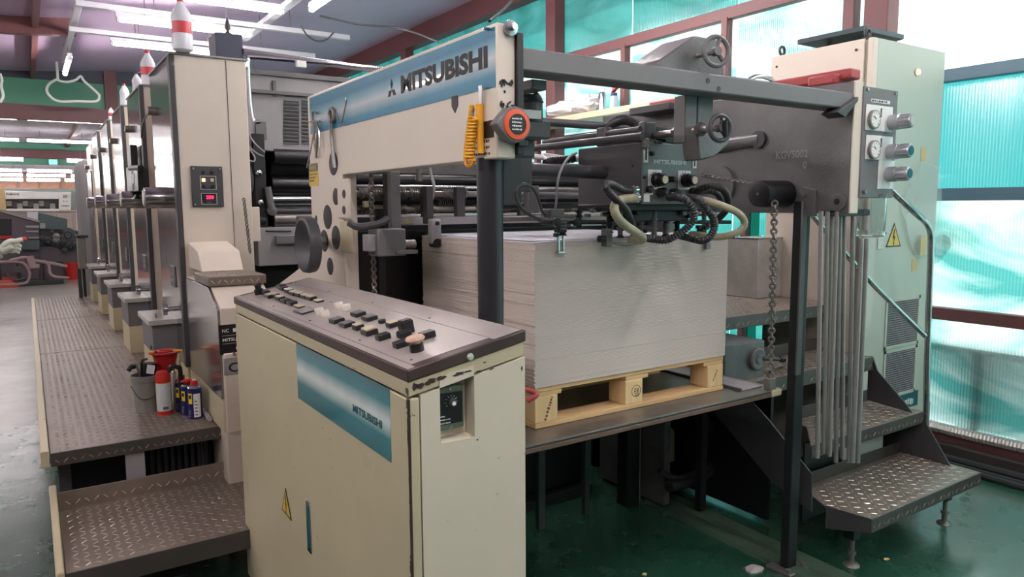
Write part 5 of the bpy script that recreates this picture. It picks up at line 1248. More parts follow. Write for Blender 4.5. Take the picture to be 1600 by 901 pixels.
# taped clear film hanging on the door
tape = mat('masking_tape', (206, 184, 136), .6)
film = mat('clear_film', (214, 224, 218), .15, var=0, alpha=.35)
fb = thing('taped_film', d(1425, 360), 'crumpled sheet of clear film taped to the cabinet door', 'film')
F = [(1440, 250), (1466, 262), (1466, 398), (1428, 398), (1418, 382), (1408, 345), (1405, 325), (1415, 290), (1430, 262)]
pts = [d(u, v) for u, v in F]; cen = d(1440, 330)
B().add([(p.x, CY0-.006-.03*((i*7) % 3)/3, p.z) for i, p in enumerate(pts)]+[(cen.x, CY0-.03, cen.z)], [(i, (i+1) % 9, 9) for i in range(9)]).build('film_sheet', film, fb)
for (u0, v0, u1, v1) in ((1439, 229, 1446, 252), (1430, 368, 1437, 398), (1425, 404, 1433, 423)):
    a, c = d(u0, v0), d(u1, v1); B().box(a.x, c.x, CY0-.034 if v0 == 368 else CY0-.002, CY0-.032 if v0 == 368 else CY0-.0005, c.z, a.z).build('tape_strip', tape, fb, smooth=False)
# lifting eyes and sloping rain plate
for p in (V((CX0+.03, CY1-.05, CT)), V((CX0+.03, CY0+.05, CT)), V((CX1-.06, CY0+.2, CT-.002)) ):
    B().torus(p+Z_*.030, Y_ if p.x < CX1-.2 else (V((.3, 1, 0))), .022, .0075, 20, 8).build('lifting_eye', dgray, ca); B().cyl(p, p+Z_*.012, .016, 12).build('eye_base', dgray, ca)
for yy, zz_ in ((CY1-.04, CT-.06), (CY0+.09, CT-.05)):
    B().cyl((CX0-.004, yy, zz_), (CX0, yy, zz_), .007, 8).build('panel_screw', black, ca)
rp = thing('rain_plate', (3.9, 2.5, CT), 'dark tilted metal plate propped on top of the cabinet', 'plate')
r0 = at(1246, 62, z=CT+.06); r1 = at(1349, 40, z=CT+.09); r2_ = at(1413, 52, z=CT+.09)
xx0, yy0, yy1 = CX0+.04, r1.y, r0.y
P_ = [r0, r1, at(1413, 54, y=r1.y), V((at(1413, 54, y=r1.y).x, r0.y, r0.z))]
B().add(P_+[p-Z_*.025 for p in P_], [(0, 1, 2, 3), (7, 6, 5, 4), (0, 4, 5, 1), (1, 5, 6, 2), (2, 6, 7, 3), (3, 7, 4, 0)]).build('metal_plate', mat('blue_grey_plate', (70, 84, 88), .5, .3), rp, .001)
for p in (P_[0].lerp(P_[2], .3), P_[1].lerp(P_[3], .25)): B().cyl((p.x, p.y, CT), (p.x, p.y, p.z-.02), .014, 8).build('prop', dgray, rp)

# ------------------------------------------------------------------ stairs up to the feeder deck
stt = thing('treadplate_stairs', (3.3, 2.0, 0), 'dark treadplate stairs of several steps climbing beside the cabinet', 'stairs')
def step(poly, z, skirt, name='tread', lug=True, bl=None):
    o = B().prism(poly, 'z', z-.01, z).build(name, tread, stt, .002)
    ys = [p[1] for p in poly]; xs = [p[0] for p in poly]
    def inside(p):
        c = False; n_ = len(poly)
        for i in range(n_):
            x1, y1 = poly[i]; x2, y2 = poly[(i+1) % n_]
            if (y1 > p.y) != (y2 > p.y) and p.x < (x2-x1)*(p.y-y1)/(y2-y1)+x1: c = not c
        return c
    lugs(B(), (min(xs), min(ys), z), X_, Y_, max(xs)-min(xs), max(ys)-min(ys), .038, .032, .006, .002, skip=lambda p: not (inside(p+V((.014, 0, 0))) and inside(p-V((.014, 0, 0))))).build('tread_lugs', tread_n, o, smooth=False, kind='stuff')
    y0 = min(ys); xf = [p[0] for p in poly if abs(p[1]-y0) < .002]
    k = B().box(min(xf), max(xf), y0-.006, y0, z-skirt, z).build('front_skirt', tread_d, stt, .002)
    lugs(B(), (min(xf), y0-.006, z-skirt), X_, Z_, max(xf)-min(xf), skirt, .036, .03).build('tread_lugs', tread, k, smooth=False, kind='stuff')
    return o
z1s = .255; f1 = at(1361, 811, z=z1s); f2 = at(1531, 737, z=z1s); g1 = at(1295, 789, z=z1s); g2 = at(1267, 765, z=z1s); g3 = at(1428, 697, z=z1s); g4 = at(1466, 718, z=z1s)
yfr = (f1.y+f2.y)/2; ybk = (g2.y+g3.y)/2+.02; xl = g1.x; xr1 = f2.x
step([(f1.x, yfr), (f2.x, yfr), (xr1, g4.y), (g3.x, ybk), (xl+.08, ybk), (xl-.02, g1.y)], z1s, .06)
B().box(xl+.02, g3.x, ybk, ybk+.006, z1s-.01, z1s+.055).build('back_lip', tread_d, stt, .002)
B().add([(g3.x, ybk, z1s+.10), (g3.x, ybk, z1s), (xr1-.0, g4.y-.0, z1s), (xr1, g4.y, z1s+.005), (g3.x+.004, ybk, z1s+.10), (g3.x+.004, ybk, z1s), (xr1+.004, g4.y, z1s), (xr1+.004, g4.y, z1s+.005)], [(0, 1, 2, 3), (7, 6, 5, 4), (0, 3, 7, 4), (0, 4, 5, 1), (2, 6, 7, 3)]).build('side_cheek', dgray, stt, 0)
B().add([(xl-.02, g1.y, z1s), (f1.x, yfr, z1s), (f1.x, yfr, z1s-.06), (xl-.02, g1.y, z1s-.10), (xl-.014, g1.y, z1s), (f1.x+.006, yfr, z1s), (f1.x+.006, yfr, z1s-.06), (xl-.014, g1.y, z1s-.10)], [(0, 1, 2, 3), (7, 6, 5, 4), (0, 4, 5, 1), (1, 5, 6, 2), (2, 6, 7, 3)]).build('side_skirt', dgray, stt, 0)
# adjustable feet
for u, v in ((1475, 817), (1330, 882)):
    p = at(u, v, z=0); b = B().lathe(p, Z_, [(.035, 0), (.032, .006), (.012, .016), (.012, .05)], 16); ftt = b.build('levelling_foot', steel_d, stt)
    B().cyl(p+Z_*.03, p+Z_*.16, .010, 10).build('foot_screw', steel_d, ftt); B().cyl(p+Z_*.05, p+Z_*.065, .018, 6).build('foot_nut', steel_d, ftt)
    B().box(p.x-.025, p.x+.025, p.y-.02, p.y+.03, .12, z1s-.012).build('step_leg', black, stt, .003)
z2 = .5; y2 = at(1442, 642, z=z2).y; xr2 = at(1442, 642, z=z2).x
x2a = at(1267, 700, y=y2).x; x2b = at(1190, 645, z=z2).x
step([(x2a, y2), (xr2, y2), (xr2, 2.12), (x2b, 2.12), (x2b-.02, 2.02)], z2, .06)
B().box(x2b, xr2, 2.12, 2.126, z2-.01, z2+.06).build('back_lip', tread_d, stt, .002)
z3 = .755; y3 = at(1363, 557, z=z3).y; xr3 = at(1363, 557, z=z3).x
step([(2.68, y3), (xr3, y3), (xr3, 2.36), (2.68, 2.36)], z3, .07)
B().box(2.68, xr3, 2.36, 2.366, z3-.01, z3+.06).build('back_lip', tread_d, stt, .002)
z4 = 1.015; y4 = 2.28
step([(2.68, y4), (CX0-.004, y4), (CX0-.004, 3.3), (2.68, 3.3)], z4, .06, 'deck_plate')
# stringers
def stringer(x, pts, m=dgray): return B().prism(pts, 'x', x, x+.008).build('stringer', m, stt, .001)
stringer(xr2-.0, [(yfr+.1, z1s-.03), (y2-.02, z2-.06), (y2-.02, z2-.01), (y2+.24, z2+.005), (y2+.3, .2), (ybk, .12)])
stringer(xr3+.001, [(y3-.03, z3-.07), (y3, z3), (y3+.02, z3), (y3+.02, z2+.02), (y3-.22, z2+.005), (y3-.18, z2+.05)])
W_ = lambda u, v: (at(u, v, x=2.74).y, at(u, v, x=2.74).z)
stringer(2.74, [W_(1150, 600), W_(1200, 655), W_(1268, 740), W_(1268, 800), W_(1205, 752), W_(1100, 625)])
B().box(2.95, 3.4, 1.985, 1.995, .06, .44).build('riser_plate', black, stt, .001)
B().box(3.25, 3.6, 1.975, 1.985, .10, .44).build('loose_panel', cream_green, stt, .001, label='pale metal panel under the second step')
for (x, yy, zt_) in ((3.55, 3.2, z4), (2.72, 3.2, z4), (2.72, 2.4, z4), (3.55, 2.12, z2)): B().box(x, x+.04, yy, yy+.04, 0, zt_-.012).build('stair_post', black, stt, .002)
# handrail
hr = thing('handrail', (3.65, 1.8, z2), 'bent steel handrail rising beside the stairs in front of the cabinet', 'handrail')
yh = 1.93; R_ = lambda u, v, yy=yh: at(u, v, y=yy)
zbh = R_(1446, 672)
B().tube([R_(1352, 256, 2.08), R_(1392, 297, 2.0), R_(1432, 334), R_(1447, 348), R_(1454, 366), R_(1454, 400), R_(1450, 520), zbh], .0155, 12, 6).build('outer_rail', steel, hr)
B().tube([R_(1255, 318, 2.10), R_(1300, 372, 2.08), R_(1370, 450, 2.0), R_(1445, 524, yh)], .0135, 12, 3).build('middle_rail', steel, hr)
B().cyl((zbh.x, yh, z2), (zbh.x, yh, zbh.z), .0155, 12).build('rail_foot', steel, hr)
# tin on the deck
tn = at(1182, 467, z=z4); tin = thing('square_tin', (tn.x+.11, tn.y+.12, z4), 'square galvanised tin can standing on the stair deck behind the pile', 'tin')
ty1 = at(1137, 463, z=z4).y; txx = at(1222, 461, y=tn.y).x; tz = at(1182, 373, y=tn.y).z
B().box(tn.x, txx, tn.y, tn.y+.24, z4+.001, tz).build('tin_body', galv, tin, .004)
b = B(); 
for (x0, x1, y0, y1) in ((tn.x-.003, txx+.003, tn.y-.003, tn.y+.003), (tn.x-.003, tn.x+.003, tn.y, tn.y+.24), (txx-.003, txx+.003, tn.y, tn.y+.24)): b.box(x0, x1, y0, y1, tz-.004, tz+.004)
b.build('tin_rim', steel, tin, .001)
# drive box beside the platform below the deck
gb = thing('side_gearbox', (2.62, 2.25, .8), 'dark grey gear box with a round boss beside the lift platform', 'gearbox')
a = at(1136, 594, y=2.1)
yg2 = 2.12; gA, gC = at(1138, 536, y=yg2), at(1193, 592, y=yg2)
B().box(gA.x-.02, gC.x, yg2, yg2+.36, gC.z+.01, gA.z-.012).build('gear_case', castgrey, gb, .005)
q = at(1180, 560, y=yg2); B().lathe(q, -Y_, [(.052, 0), (.052, .018), (.044, .022), (.034, .020), (.022, .02), (.018, .026)], 24).build('round_boss', castgrey, gb)
q2_ = at(1219, 561, y=yg2-.05); B().cyl(q+V((.03, -.02, 0)), q2_, .009, 10).build('lock_lever', dgray, gb); B().cyl(q2_, q2_+V((.02, -.01, 0)), .014, 10).build('lever_knob', black, gb)
# green steel post behind the deck
gx_ = at(1180, 345, y=3.6)
tag(B().box(gx_.x-.06, gx_.x+.05, 3.6, 3.68, 0, 1.62).build('green_post', mat('teal_post_paint', (28, 168, 140), .5)), 'bright teal green steel post behind the stair deck', 'post')
# shelf with bags and cans at the window
shf = thing('window_shelf', (4.4, 5.3, 2.2), 'cream board shelf under the window, seen below the cross bar', 'shelf')
B().box(4.28, 4.6, 3.4, 6.6, 2.33, 2.385).build('shelf_board', cream_worn_dim, shf, .004)
for y in (3.6, 4.9, 6.3): B().box(4.5, 4.56, y, y+.05, 0, 2.33).build('shelf_post', darkred, shf, .003)
S_ = 2.386
sp = at(941, 182, x=4.42); 
c1 = thing('spray_can', (4.42, sp.y, S_), 'silver spray can standing on the window shelf', 'can')
B().lathe((4.42, sp.y, S_), Z_, [(.034, 0), (.034, .16), (.024, .175)], 18).build('can_body', steel, c1); B().lathe((4.42, sp.y, S_+.175), Z_, [(.014, 0), (.014, .03), (.008, .032)], 12).build('can_nozzle', white, c1)
sp = at(959, 180, x=4.42)
c2 = thing('spray_bottle', (4.42, sp.y, S_), 'clear spray bottle with a red trigger on the window shelf', 'bottle')
B().lathe((4.42, sp.y, S_), Z_, [(.036, 0), (.038, .02), (.036, .11), (.016, .14)], 18).build('bottle_body', mat('pale_blue_plastic', (176, 190, 206), .3), c2)
B().cyl((4.42, sp.y, S_+.125), (4.42, sp.y, S_+.15), .03, 14).build('collar', mat('navy_plastic', (40, 46, 92), .4), c2)
B().add([(4.40, sp.y+.02, S_+.15), (4.40, sp.y-.05, S_+.19), (4.40, sp.y-.05, S_+.22), (4.40, sp.y+.0, S_+.21), (4.44, sp.y+.02, S_+.15), (4.44, sp.y-.05, S_+.19), (4.44, sp.y-.05, S_+.22), (4.44, sp.y+.0, S_+.21)], [(0, 1, 2, 3), (7, 6, 5, 4), (0, 4, 5, 1), (1, 5, 6, 2), (2, 6, 7, 3), (3, 7, 4, 0)]).build('trigger', red, c2, .004)
def bag(c, sx, sy, sz, label, seed):
    r_ = random.Random(seed); vs = []; n1, n2 = 10, 16
    for i in range(n1+1):
        for j in range(n2):
            a_ = PI*i/n1; b_ = 2*PI*j/n2; k_ = r_.uniform(.78, 1.12)
            vs.append((c[0]+sx*math.sin(a_)*math.cos(b_)*k_, c[1]+sy*math.sin(a_)*math.sin(b_)*k_, c[2]+sz*(1+math.cos(a_)*k_*.95)))
    fs = [(i*n2+j, i*n2+(j+1) % n2, (i+1)*n2+(j+1) % n2, (i+1)*n2+j) for i in range(n1) for j in range(n2)]
    vs = [(x, y, max(z, c[2])) for x, y, z in vs]
    o = B().add(vs, fs).build('plastic_bag', mat('bag_film', (222, 220, 226), .3, var=.1), smooth=False); tag(o, label, 'bag')
bag((4.42, at(885, 180, x=4.42).y, S_), .13, .30, .085, 'crumpled white plastic bag lying left on the window shelf', 3)
bag((4.42, at(915, 178, x=4.42).y, S_), .12, .24, .095, 'second crumpled plastic bag nearer the spray can on the window shelf', 8)
# far machinery seen over the feeder
fm = thing('far_side_cover', (3.2, 3.6, 1.2), 'pale machine covers and pipes behind the suction head', 'machine cover')
B().box(2.70, 3.5, 3.45, 4.3, .2, 1.70).build('cover_box', cream_green, fm, .01)
for k in range(4): B().tube([V((2.0+.3*k, 3.5, 1.80+.03*(k % 2))), V((2.3+.2*k, 3.7, 1.86)), V((2.75+.1*k, 3.6, 1.82))], .012, 8, 5).build('loose_pipe', lgray, fm)
B().box(1.2, 2.6, 3.3, 3.9, 1.0, 1.50).build('feed_board', dgray, fm, .006)
# blue folder and small boxes between bar and cabinet
q = at(1180, 108, y=2.6); tag(B().box(q.x-.05, q.x+.20, 2.6, 2.66, 2.0202, 2.16).build('blue_folder', mat('blue_card', (44, 84, 164), .5), None, .003), 'blue folder standing behind the cross bar', 'folder')
tag(B().tube([at(1165, 128, y=2.5), at(1180, 120, y=2.5), at(1198, 121, y=2.5), at(1212, 134, y=2.5), V((at(1216, 140, y=2.5).x, 2.5, 2.021))], .012, 10, 5).build('bent_chrome_tube', chrome), 'bent chrome tube showing behind the cross bar near the cabinet', 'tube')
q = at(1140, 118, y=2.5); tag(B().box(q.x-.1, q.x+.09, 2.5, 2.6, 2.0202, 2.10).build('paper_stack', sheetw, None, .002), 'small white carton behind the cross bar near the upper hand wheel', 'carton')
B().box(2.5, 3.4, 2.45, 2.72, 1.985, 2.02).build('rear_beam', dgray, ft_, .004)
# ------------------------------------------------------------------ tools on the cream beam
ny = NX0-.004
def nn(u, v, off=.010): q = at(u, v, x=NX0); return V((NX0-off, q.y, q.z))
def hang(name, label, cat, parts):
    q = parts[0][0][0]; t = thing(name, q, label, cat)
    for i, (pts, r, m, nm) in enumerate(parts): B().tube(pts, r, 8, 3).build(nm, m, t)
    return t
hang('hex_key', 'black angled hex key hanging leftmost on the cream beam', 'tool', [([nn(499, 177), nn(493, 175), nn(492, 183), nn(494, 210), nn(498, 247)], .0045, steel_d, 'key_shaft')])
hang('pliers', 'steel pliers with spread handles hanging second from the left on the beam', 'tool', [([nn(490, 190, .016), nn(500, 190, .016), nn(506, 190, .016)], .004, steel, 'jaw'), ([nn(500, 190, .014), nn(501, 215, .014), nn(499, 245, .014)], .0045, steel_d, 'handle'), ([nn(500, 190, .014), nn(504, 205, .014), nn(506, 230, .014)], .004, steel, 'handle'), ([nn(499, 192, .018), nn(493, 230, .018), nn(486, 262, .018)], .003, lgray, 'thin_rod')])
hang('long_wrench', 'long steel wrench hanging in the middle group on the cream beam', 'tool', [([nn(521, 186), nn(521, 215), nn(526, 262)], .006, steel_d, 'wrench_shank'), ([nn(523, 186), nn(523, 215), nn(528, 262)], .004, steel, 'wrench_shank')])
q = nn(523, 180, .012); B().torus(q, X_, .024, .008, 20, 8).build('ring_end', steel_d, bpy.data.objects['long_wrench'])
hang('spring_clip', 'thin wire clip hanging slanted at right of the beam tools', 'tool', [([nn(545, 152), nn(545, 160), nn(542, 175), nn(538, 192)], .003, steel, 'wire'), ([nn(530, 178), nn(535, 192), nn(540, 196)], .003, steel, 'wire')])
for n_ in ('long_wrench',): pass
# yellow cutter and coiled yellow lead hanging near the beam end
cu = thing('cutter_knife', nn(757, 240), 'yellow handled cutter knife with steel blade hanging on the beam end', 'knife')
c_ = lambda u, v, o=.012: nn(u, v, o)
B().tube([c_(755, 163), c_(757, 240)], [.0105, .0095], 10).build('knife_handle', yellow, cu)
b = B(); p0, p1 = c_(755.5, 134), c_(757, 163); b.box(NX0-.013, NX0-.011, p1.y-.008, p0.y+.006, p1.z, p0.z); b.build('knife_blade', steel, cu, .0004)
yc_ = thing('coiled_yellow_lead', c_(747, 250), 'yellow coiled lead hanging beside the cutter knife', 'lead')
B().tube([c_(753, 165, .03), c_(748, 195, .03), c_(744, 225, .03), c_(742, 250, .03)], .0065, 8, 4).build('lead_handle', yellow, yc_)
B().coil(c_(757, 184, .034), c_(750, 250, .034), .010, .0042, 13, 6, 10).build('lead_coil', yellow, yc_)
B().tube([c_(742, 250, .03), c_(745, 259, .03), c_(752, 258, .03), c_(756, 250, .03)], .005, 8, 5).build('lead_loop', mat('orange_yellow', (238, 150, 40), .4), yc_)
B().coil(c_(752, 168, .028), c_(750, 185, .028), .007, .0015, 7, 4).build('key_spring', steel_d, yc_)
# tape measure
tp = at(804, 195, y=Y0-.03)
t = thing('tape_measure', tp-Z_*.04, 'orange and black tape measure held on the beam end', 'tape measure')
def rot8(c, R, sides, depth, name, m, par, y0, r0=0., sq=0):
    vs = [(c.x+math.cos(r0+2*PI*i/sides)*R*(1.0 if not sq else (1+.32*(i == sq))), c.z+math.sin(r0+2*PI*i/sides)*R*(1.0 if not sq else (1+.32*(i == sq)))) for i in range(sides)]
    return B().prism(vs, 'y', y0-depth, y0).build(name, m, par, .004)
rot8(tp, .047, 12, .034, 'case', mgray, t, Y0-.004, r0=0, sq=6)
B().lathe(V((tp.x+.001, Y0-.036, tp.z)), -Y_, [(.040, -.01), (.041, 0), (.038, .006), (.027, .007), (.027, .003)], 28).build('orange_ring', orange, t)
B().lathe(V((tp.x+.001, Y0-.040, tp.z)), -Y_, [(.026, 0), (.026, .002)], 22).build('case_label', ink, t)
for k in range(4): dashes(('CUTTER', 'TAPE 5.5M', '25 WIDE', 'METRIC')[k], 'lettering', white, V((tp.x-.016, Y0-.0425, tp.z+.012-.009*k)), X_, Z_, .03, .005, t)
B().box(tp.x+.02, tp.x+.05, Y0-.02, Y0+.0, tp.z-.052, tp.z-.036).build('belt_clip', black, t, .002)

# ------------------------------------------------------------------ bottles on the towers
def bottle(c, h, label, liquid=None, lab=red, cap=red, rows=True, r=None):
    r = r or h*.19; t = thing('plastic_bottle', c, label, 'bottle')
    B().lathe(c, Z_, [(r*.75, 0), (r*.98, h*.03), (r, h*.08), (r, h*.30), (r*.95, h*.34), (r*.95, h*.56), (r, h*.60), (r*.98, h*.66), (r*.84, h*.74), (r*.5, h*.85), (r*.30, h*.92), (r*.30, h*.94)], 22).build('bottle_body', liquid or mat('cloudy_bottle', (222, 222, 230), .22, var=.06), t)
    if lab: B().lathe(c+Z_*h*.33, Z_, [(r*.97, 0), (r*.97, h*.22)], 22).build('wrap_label', lab, t)
    B().lathe(c+Z_*h*.93, Z_, [(r*.34, 0), (r*.34, h*.06), (r*.3, h*.07)], 14).build('cap', cap, t)
    return t
redlab = mat('red_wrap_label', (214, 66, 74), .35, var=.12, scale=30)
b1 = at(286, 81, z=TZ); bottle(b1, .275, 'large plastic bottle with red wrap label and red cap on the nearest tower', lab=redlab)
yb = TY[1]+.25
for (u, v, h, lb, kw) in ((227, 136, .25, 'red labelled bottle on the second tower, hard against the first tower', dict(lab=redlab)), (240, 110, .20, 'clear short bottle behind the red labelled one on the second tower', dict(lab=None, cap=dgray, liquid=petgl)), (212, 137, .17, 'small dark capped bottle at the left edge of the second tower', dict(lab=None, cap=mat('brown_cap', (96, 78, 60), .5)))):
    p = at(u, v, z=TZ) if h > .2 or u < 220 else at(240, 137, y=TY[1]+.3); p.z = TZ; p.x = max(p.x, TX+.05)
    if u == 212: p = V((TX+.05, TY[1]+.62, TZ))
    if u == 227: p = V((TX+.07, TY[1]+.16, TZ))
    if u == 240: p = V((TX+.20, TY[1]+.30, TZ))
    bottle(p, h, lb, **kw)
b.__init__()
bottle(V((TX+.05, TY[2]+.25, TZ)), .2, 'pale bottle with a reddish cap on the third tower', lab=None, cap=redp)
bottle(V((TX+.04, TY[3]+.15, TZ)), .13, 'tiny reddish bottle on the fourth tower', lab=redlab, cap=redp)
# tangled wire on second tower
rk = random.Random(9); w0 = V((TX+.03, TY[1]+.55, TZ+.02))
tag(B().tube([w0+V((rk.uniform(-.02, .14), rk.uniform(-.35, .2), rk.uniform(-.01, .16))) for _ in range(12)]+[w0+V((-.02, -.1, -.02))], .003, 5, 6).build('wire_tangle', lgray), 'tangle of pale wire around the bottles on the second tower', 'wire')
q = at(358, 88, z=TZ+.05); bx = thing('black_box', V((q.x, 4.9, TZ)), 'dark box with a small antenna standing on the nearest tower', 'box')
p0, p1 = at(338, 88, y=4.9), at(379, 54, y=4.9); B().box(p0.x, p1.x, 4.9, 5.1, TZ+.001, p1.z).build('box_body', mat('blue_black', (58, 62, 80), .5), bx, .005)
p = at(356, 50, y=5.0); B().lathe((p.x, 5.0, p1.z), Z_, [(.022, 0), (.022, .02), (.012, .03), (.018, .06), (.004, .12)], 12).build('antenna', dgray, bx)
# black grease gun hanging bracket on the second tower
gr = thing('hanging_gauge', V((TX-.05, 5.6, 1.65)), 'black hanging tool with a lever on the second tower face', 'tool')
G2 = lambda u, v: at(u, v, x=TX-.05)
for (u0, v0, u1, v1) in ((200, 229, 208, 264), (199, 262, 212, 298), (208, 266, 219, 298)):
    a, c = G2(u0, v0), G2(u1, v1); B().box(TX-.06, TX-.015, c.y, a.y, c.z, a.z).build('tool_body', black, gr, .004)
a = G2(204, 263); B().cyl(a, G2(220, 262), .02, 8).build('tool_lever', blackp, gr)
a, c = G2(208, 272), G2(213, 286); B().box(TX-.062, TX-.06, c.y, a.y, c.z, a.z).build('tool_label', lgray, gr, 0)
B().tube([G2(206, 297), G2(206, 306), G2(209, 309), G2(211, 305)], .006, 6, 4).build('hook_cord', white, gr)
# cable from knob, first tower
tag(B().tube([at(235, 176, x=TX-.02), at(229, 180, x=TX-.02), at(223, 195, x=TX-.02), at(221, 215, x=TX-.02)], .005, 6, 6).build('thin_cable', black), 'thin black cable curving off the nearest tower edge', 'cable')
# black knob handle hanging above the red cup
q = at(247, 546, z=.62)
p = at(247, 546, y=TY[0]+.35); B().lathe(p, Z_, [(.02, 0), (.042, .008), (.042, .028), (.015, .036)], 18).build('plate_lock_knob', black, tw); B().cyl(p+Z_*.03, V((p.x, p.y, .93)), .005, 6).build('plate_lock_rod', steel_d, tw)

# ------------------------------------------------------------------ bucket and cans on the walkway
bp_ = at(231, 643, z=WZ); bp_.y += .03
bu = thing('plastic_bucket', bp_, 'dirty grey plastic bucket with a wire handle on the walkway', 'bucket')
dirtyb = mat('dirty_bucket', (136, 134, 128), .5, var=.2, scale=7, dirt=(84, 76, 66), dirt_amt=.35)
hb_ = at(231, 584, y=bp_.y).z-WZ; rb_2 = .062
B().lathe(bp_, Z_, [(rb_2*.82, 0), (rb_2, hb_*.82), (rb_2*1.1, hb_*.83), (rb_2*1.12, hb_), (rb_2*1.04, hb_), (rb_2*.95, hb_*.8), (rb_2*.78, .01)], 28).build('bucket_body', dirtyb, bu)
B().tube([bp_+V((-rb_2*1.08, 0, hb_*.72)), bp_+V((-.035, -.062, hb_*.42)), bp_+V((.02, -.066, hb_*.42)), bp_+V((.05, -.05, hb_*.6)), bp_+V((rb_2*1.0, -.01, hb_*.74))], .0028, 6, 5).build('bucket_handle', dgray, bu)
zt_b = WZ+hb_
br_ = thing('paint_brush', bp_+V((-.03, 0, .04)), 'black handled tool leaning left in the grey bucket', 'tool')
B().tube([bp_+V((.0, .0, .05)), bp_+V((-.03, .0, hb_+.03)), bp_+V((-.045, 0, hb_+.06))], .006, 8, 3).build('tool_handle', steel_d, br_)
B().tube([bp_+V((-.045, 0, hb_+.045)), bp_+V((-.06, -.01, hb_+.05)), bp_+V((-.075, -.01, hb_+.03))], [.012]*7, 8, 3).build('tool_head', blackp, br_)
br2 = thing('black_canister', bp_+V((.02, .0, .06)), 'black canister with a white label standing in the grey bucket', 'canister')
B().cyl(bp_+V((.01, .01, .06)), bp_+V((.03, .01, hb_+.055)), .034, 16).build('canister_body', blackp, br2)
q = bp_+V((.022, -.0255, hb_-.0)); B().add([q+V((-.018, 0, .01)), q+V((.018, -.0, -.0)), q+V((.026, -.0, .045)), q+V((-.01, 0, .055))], [(0, 1, 2, 3)]).build('canister_label', white, br2, smooth=False)
B().tube([bp_+V((-.01, .02, .06)), bp_+V((-.01, .02, hb_+.055)), bp_+V((.02, .02, hb_+.075))], .006, 8, 3).build('canister_lever', black, br2)
def can(u, v, vt, r, label, body, top, name='spray_can', capk=0):
    p = at(u, v, z=WZ); h = at(u, vt, y=p.y).z-WZ; t = thing(name, p, label, 'can')
    hb = h*(.74 if capk == 0 else .80)
    B().lathe(p, Z_, [(r*.95, 0), (r, .004), (r, hb-.004), (r*.9, hb)], 26).build('can_body', body, t)
    if capk == 0: B().lathe(p+Z_*hb, Z_, [(r*.98, 0), (r*.98, (h-hb)*.55), (r*.8, (h-hb)*.9), (r*.5, h-hb)], 24).build('can_cap', top, t)
    else:
        B().lathe(p+Z_*hb, Z_, [(r*1.0, -.002), (r*1.02, .002), (r*.85, .010), (r*.5, .014)], 24).build('can_shoulder', steel, t)
        B().lathe(p+Z_*(hb+.013), Z_, [(r*.55, 0), (r*.5, .02), (r*.35, .022)], 16).build('can_cap', top, t)
        B().box(p.x-.008, p.x+.01, p.y-.008, p.y+.008, p.z+hb+.035, p.z+h).build('nozzle', white, t, .003)
    return t, p, h, hb
def lab_arc(p, r, h0, h1, a0, a1, m, par, name='can_label', e=.0006):
    n_ = 10; vs = []
    for i in range(n_+1):
        t_ = a0+(a1-a0)*i/n_; vs += [(p.x+math.cos(t_)*(r+e), p.y+math.sin(t_)*(r+e), p.z+h0), (p.x+math.cos(t_)*(r+e), p.y+math.sin(t_)*(r+e), p.z+h1)]
    return B().add(vs, [(2*i, 2*i+2, 2*i+3, 2*i+1) for i in range(n_)]).build(name, m, par)
# direction facing the camera is about -118 degrees
t, p, h, hb = can(258, 646, 578, .037, 'red capped spray can with a pale label, left of the blue cans', mat('cream_yellow_can', (206, 180, 104), .35, .3), red)
lab_arc(p, .037, .022, hb-.004, -2.9, -.7, mat('pale_can_label', (196, 202, 200), .4, var=.12, scale=40), t)
lab_arc(p, .037, .002, .022, -3.1, -.3, red, t, 'can_base_band', .0008)
lab_arc(p, .037, .03, .045, -1.9, -1.2, mat('dark_label_text', (90, 92, 96), .5), t, 'small_print', .001)
navy = mat('navy_can', (34, 34, 98), .28, .2, var=.04)
for i, (u, v, vt, lab) in enumerate(((306, 652, 592, 'nearest blue can with a red and white nozzle and a white text panel'), (295, 646, 590, 'blue can with a yellow shield and a red hoop cap, middle of the three'), (286, 641, 584, 'rearmost blue can with white nozzle, half hidden behind the others'))):
    t, p, h, hb = can(u, v, vt, .033, lab, navy, red, capk=1)
    a_c = -2.35; sh_ = lab_arc(p, .033, hb*.50, hb*.84, a_c-.42, a_c+.22, mat('yellow_shield', (238, 204, 40), .35, var=0), t, 'yellow_shield')
    lab_arc(p, .033, hb*.66, hb*.78, a_c-.3, a_c+.1, navy, t, 'shield_mark', .0011)
    if i == 0:
        lab_arc(p, .033, .01, hb*.82, -1.95, -.9, white, t, 'text_panel')
        for k in range(5): lab_arc(p, .033, .02+.017*k, .026+.017*k, -1.8, -1.45+.06*(k % 2), mat('grey_print', (120, 120, 124), .5), t, 'printed_line', .0011)
    for k in range(4): lab_arc(p, .033, .012+.010*k, .0135+.010*k, -2.9, -2.5+.05*k, white, t, 'white_stripe', .0008)
    if i == 1:
        B().torus(p+Z_*(hb+.022), V((0, .25, 1)), .027, .006, 22, 8).build('red_hoop_cap', red, t)
cu_ = at(256, 612, z=WZ); cu_ = V((cu_.x+.02, cu_.y+.18, WZ))
cu_ = V((at(258, 560, y=4.2).x, 4.2, WZ))
cb_ = thing('tall_clear_jug', cu_, 'clear jug standing behind the red capped spray can', 'jug')
zc_0, zc_1 = at(258, 578, y=4.2).z, at(258, 549, y=4.2).z
B().lathe(cu_, Z_, [(.045, 0), (.05, .01), (.05, zc_0-WZ-.02), (.04, zc_0-WZ)], 20).build('jug_body', mat('milky_jug', (176, 172, 166), .4, var=.1), cb_)
rc_ = thing('red_funnel_cup', V((cu_.x, cu_.y, zc_0)), 'red funnel shaped cup with a yellow rim piece on top of the clear jug', 'cup')
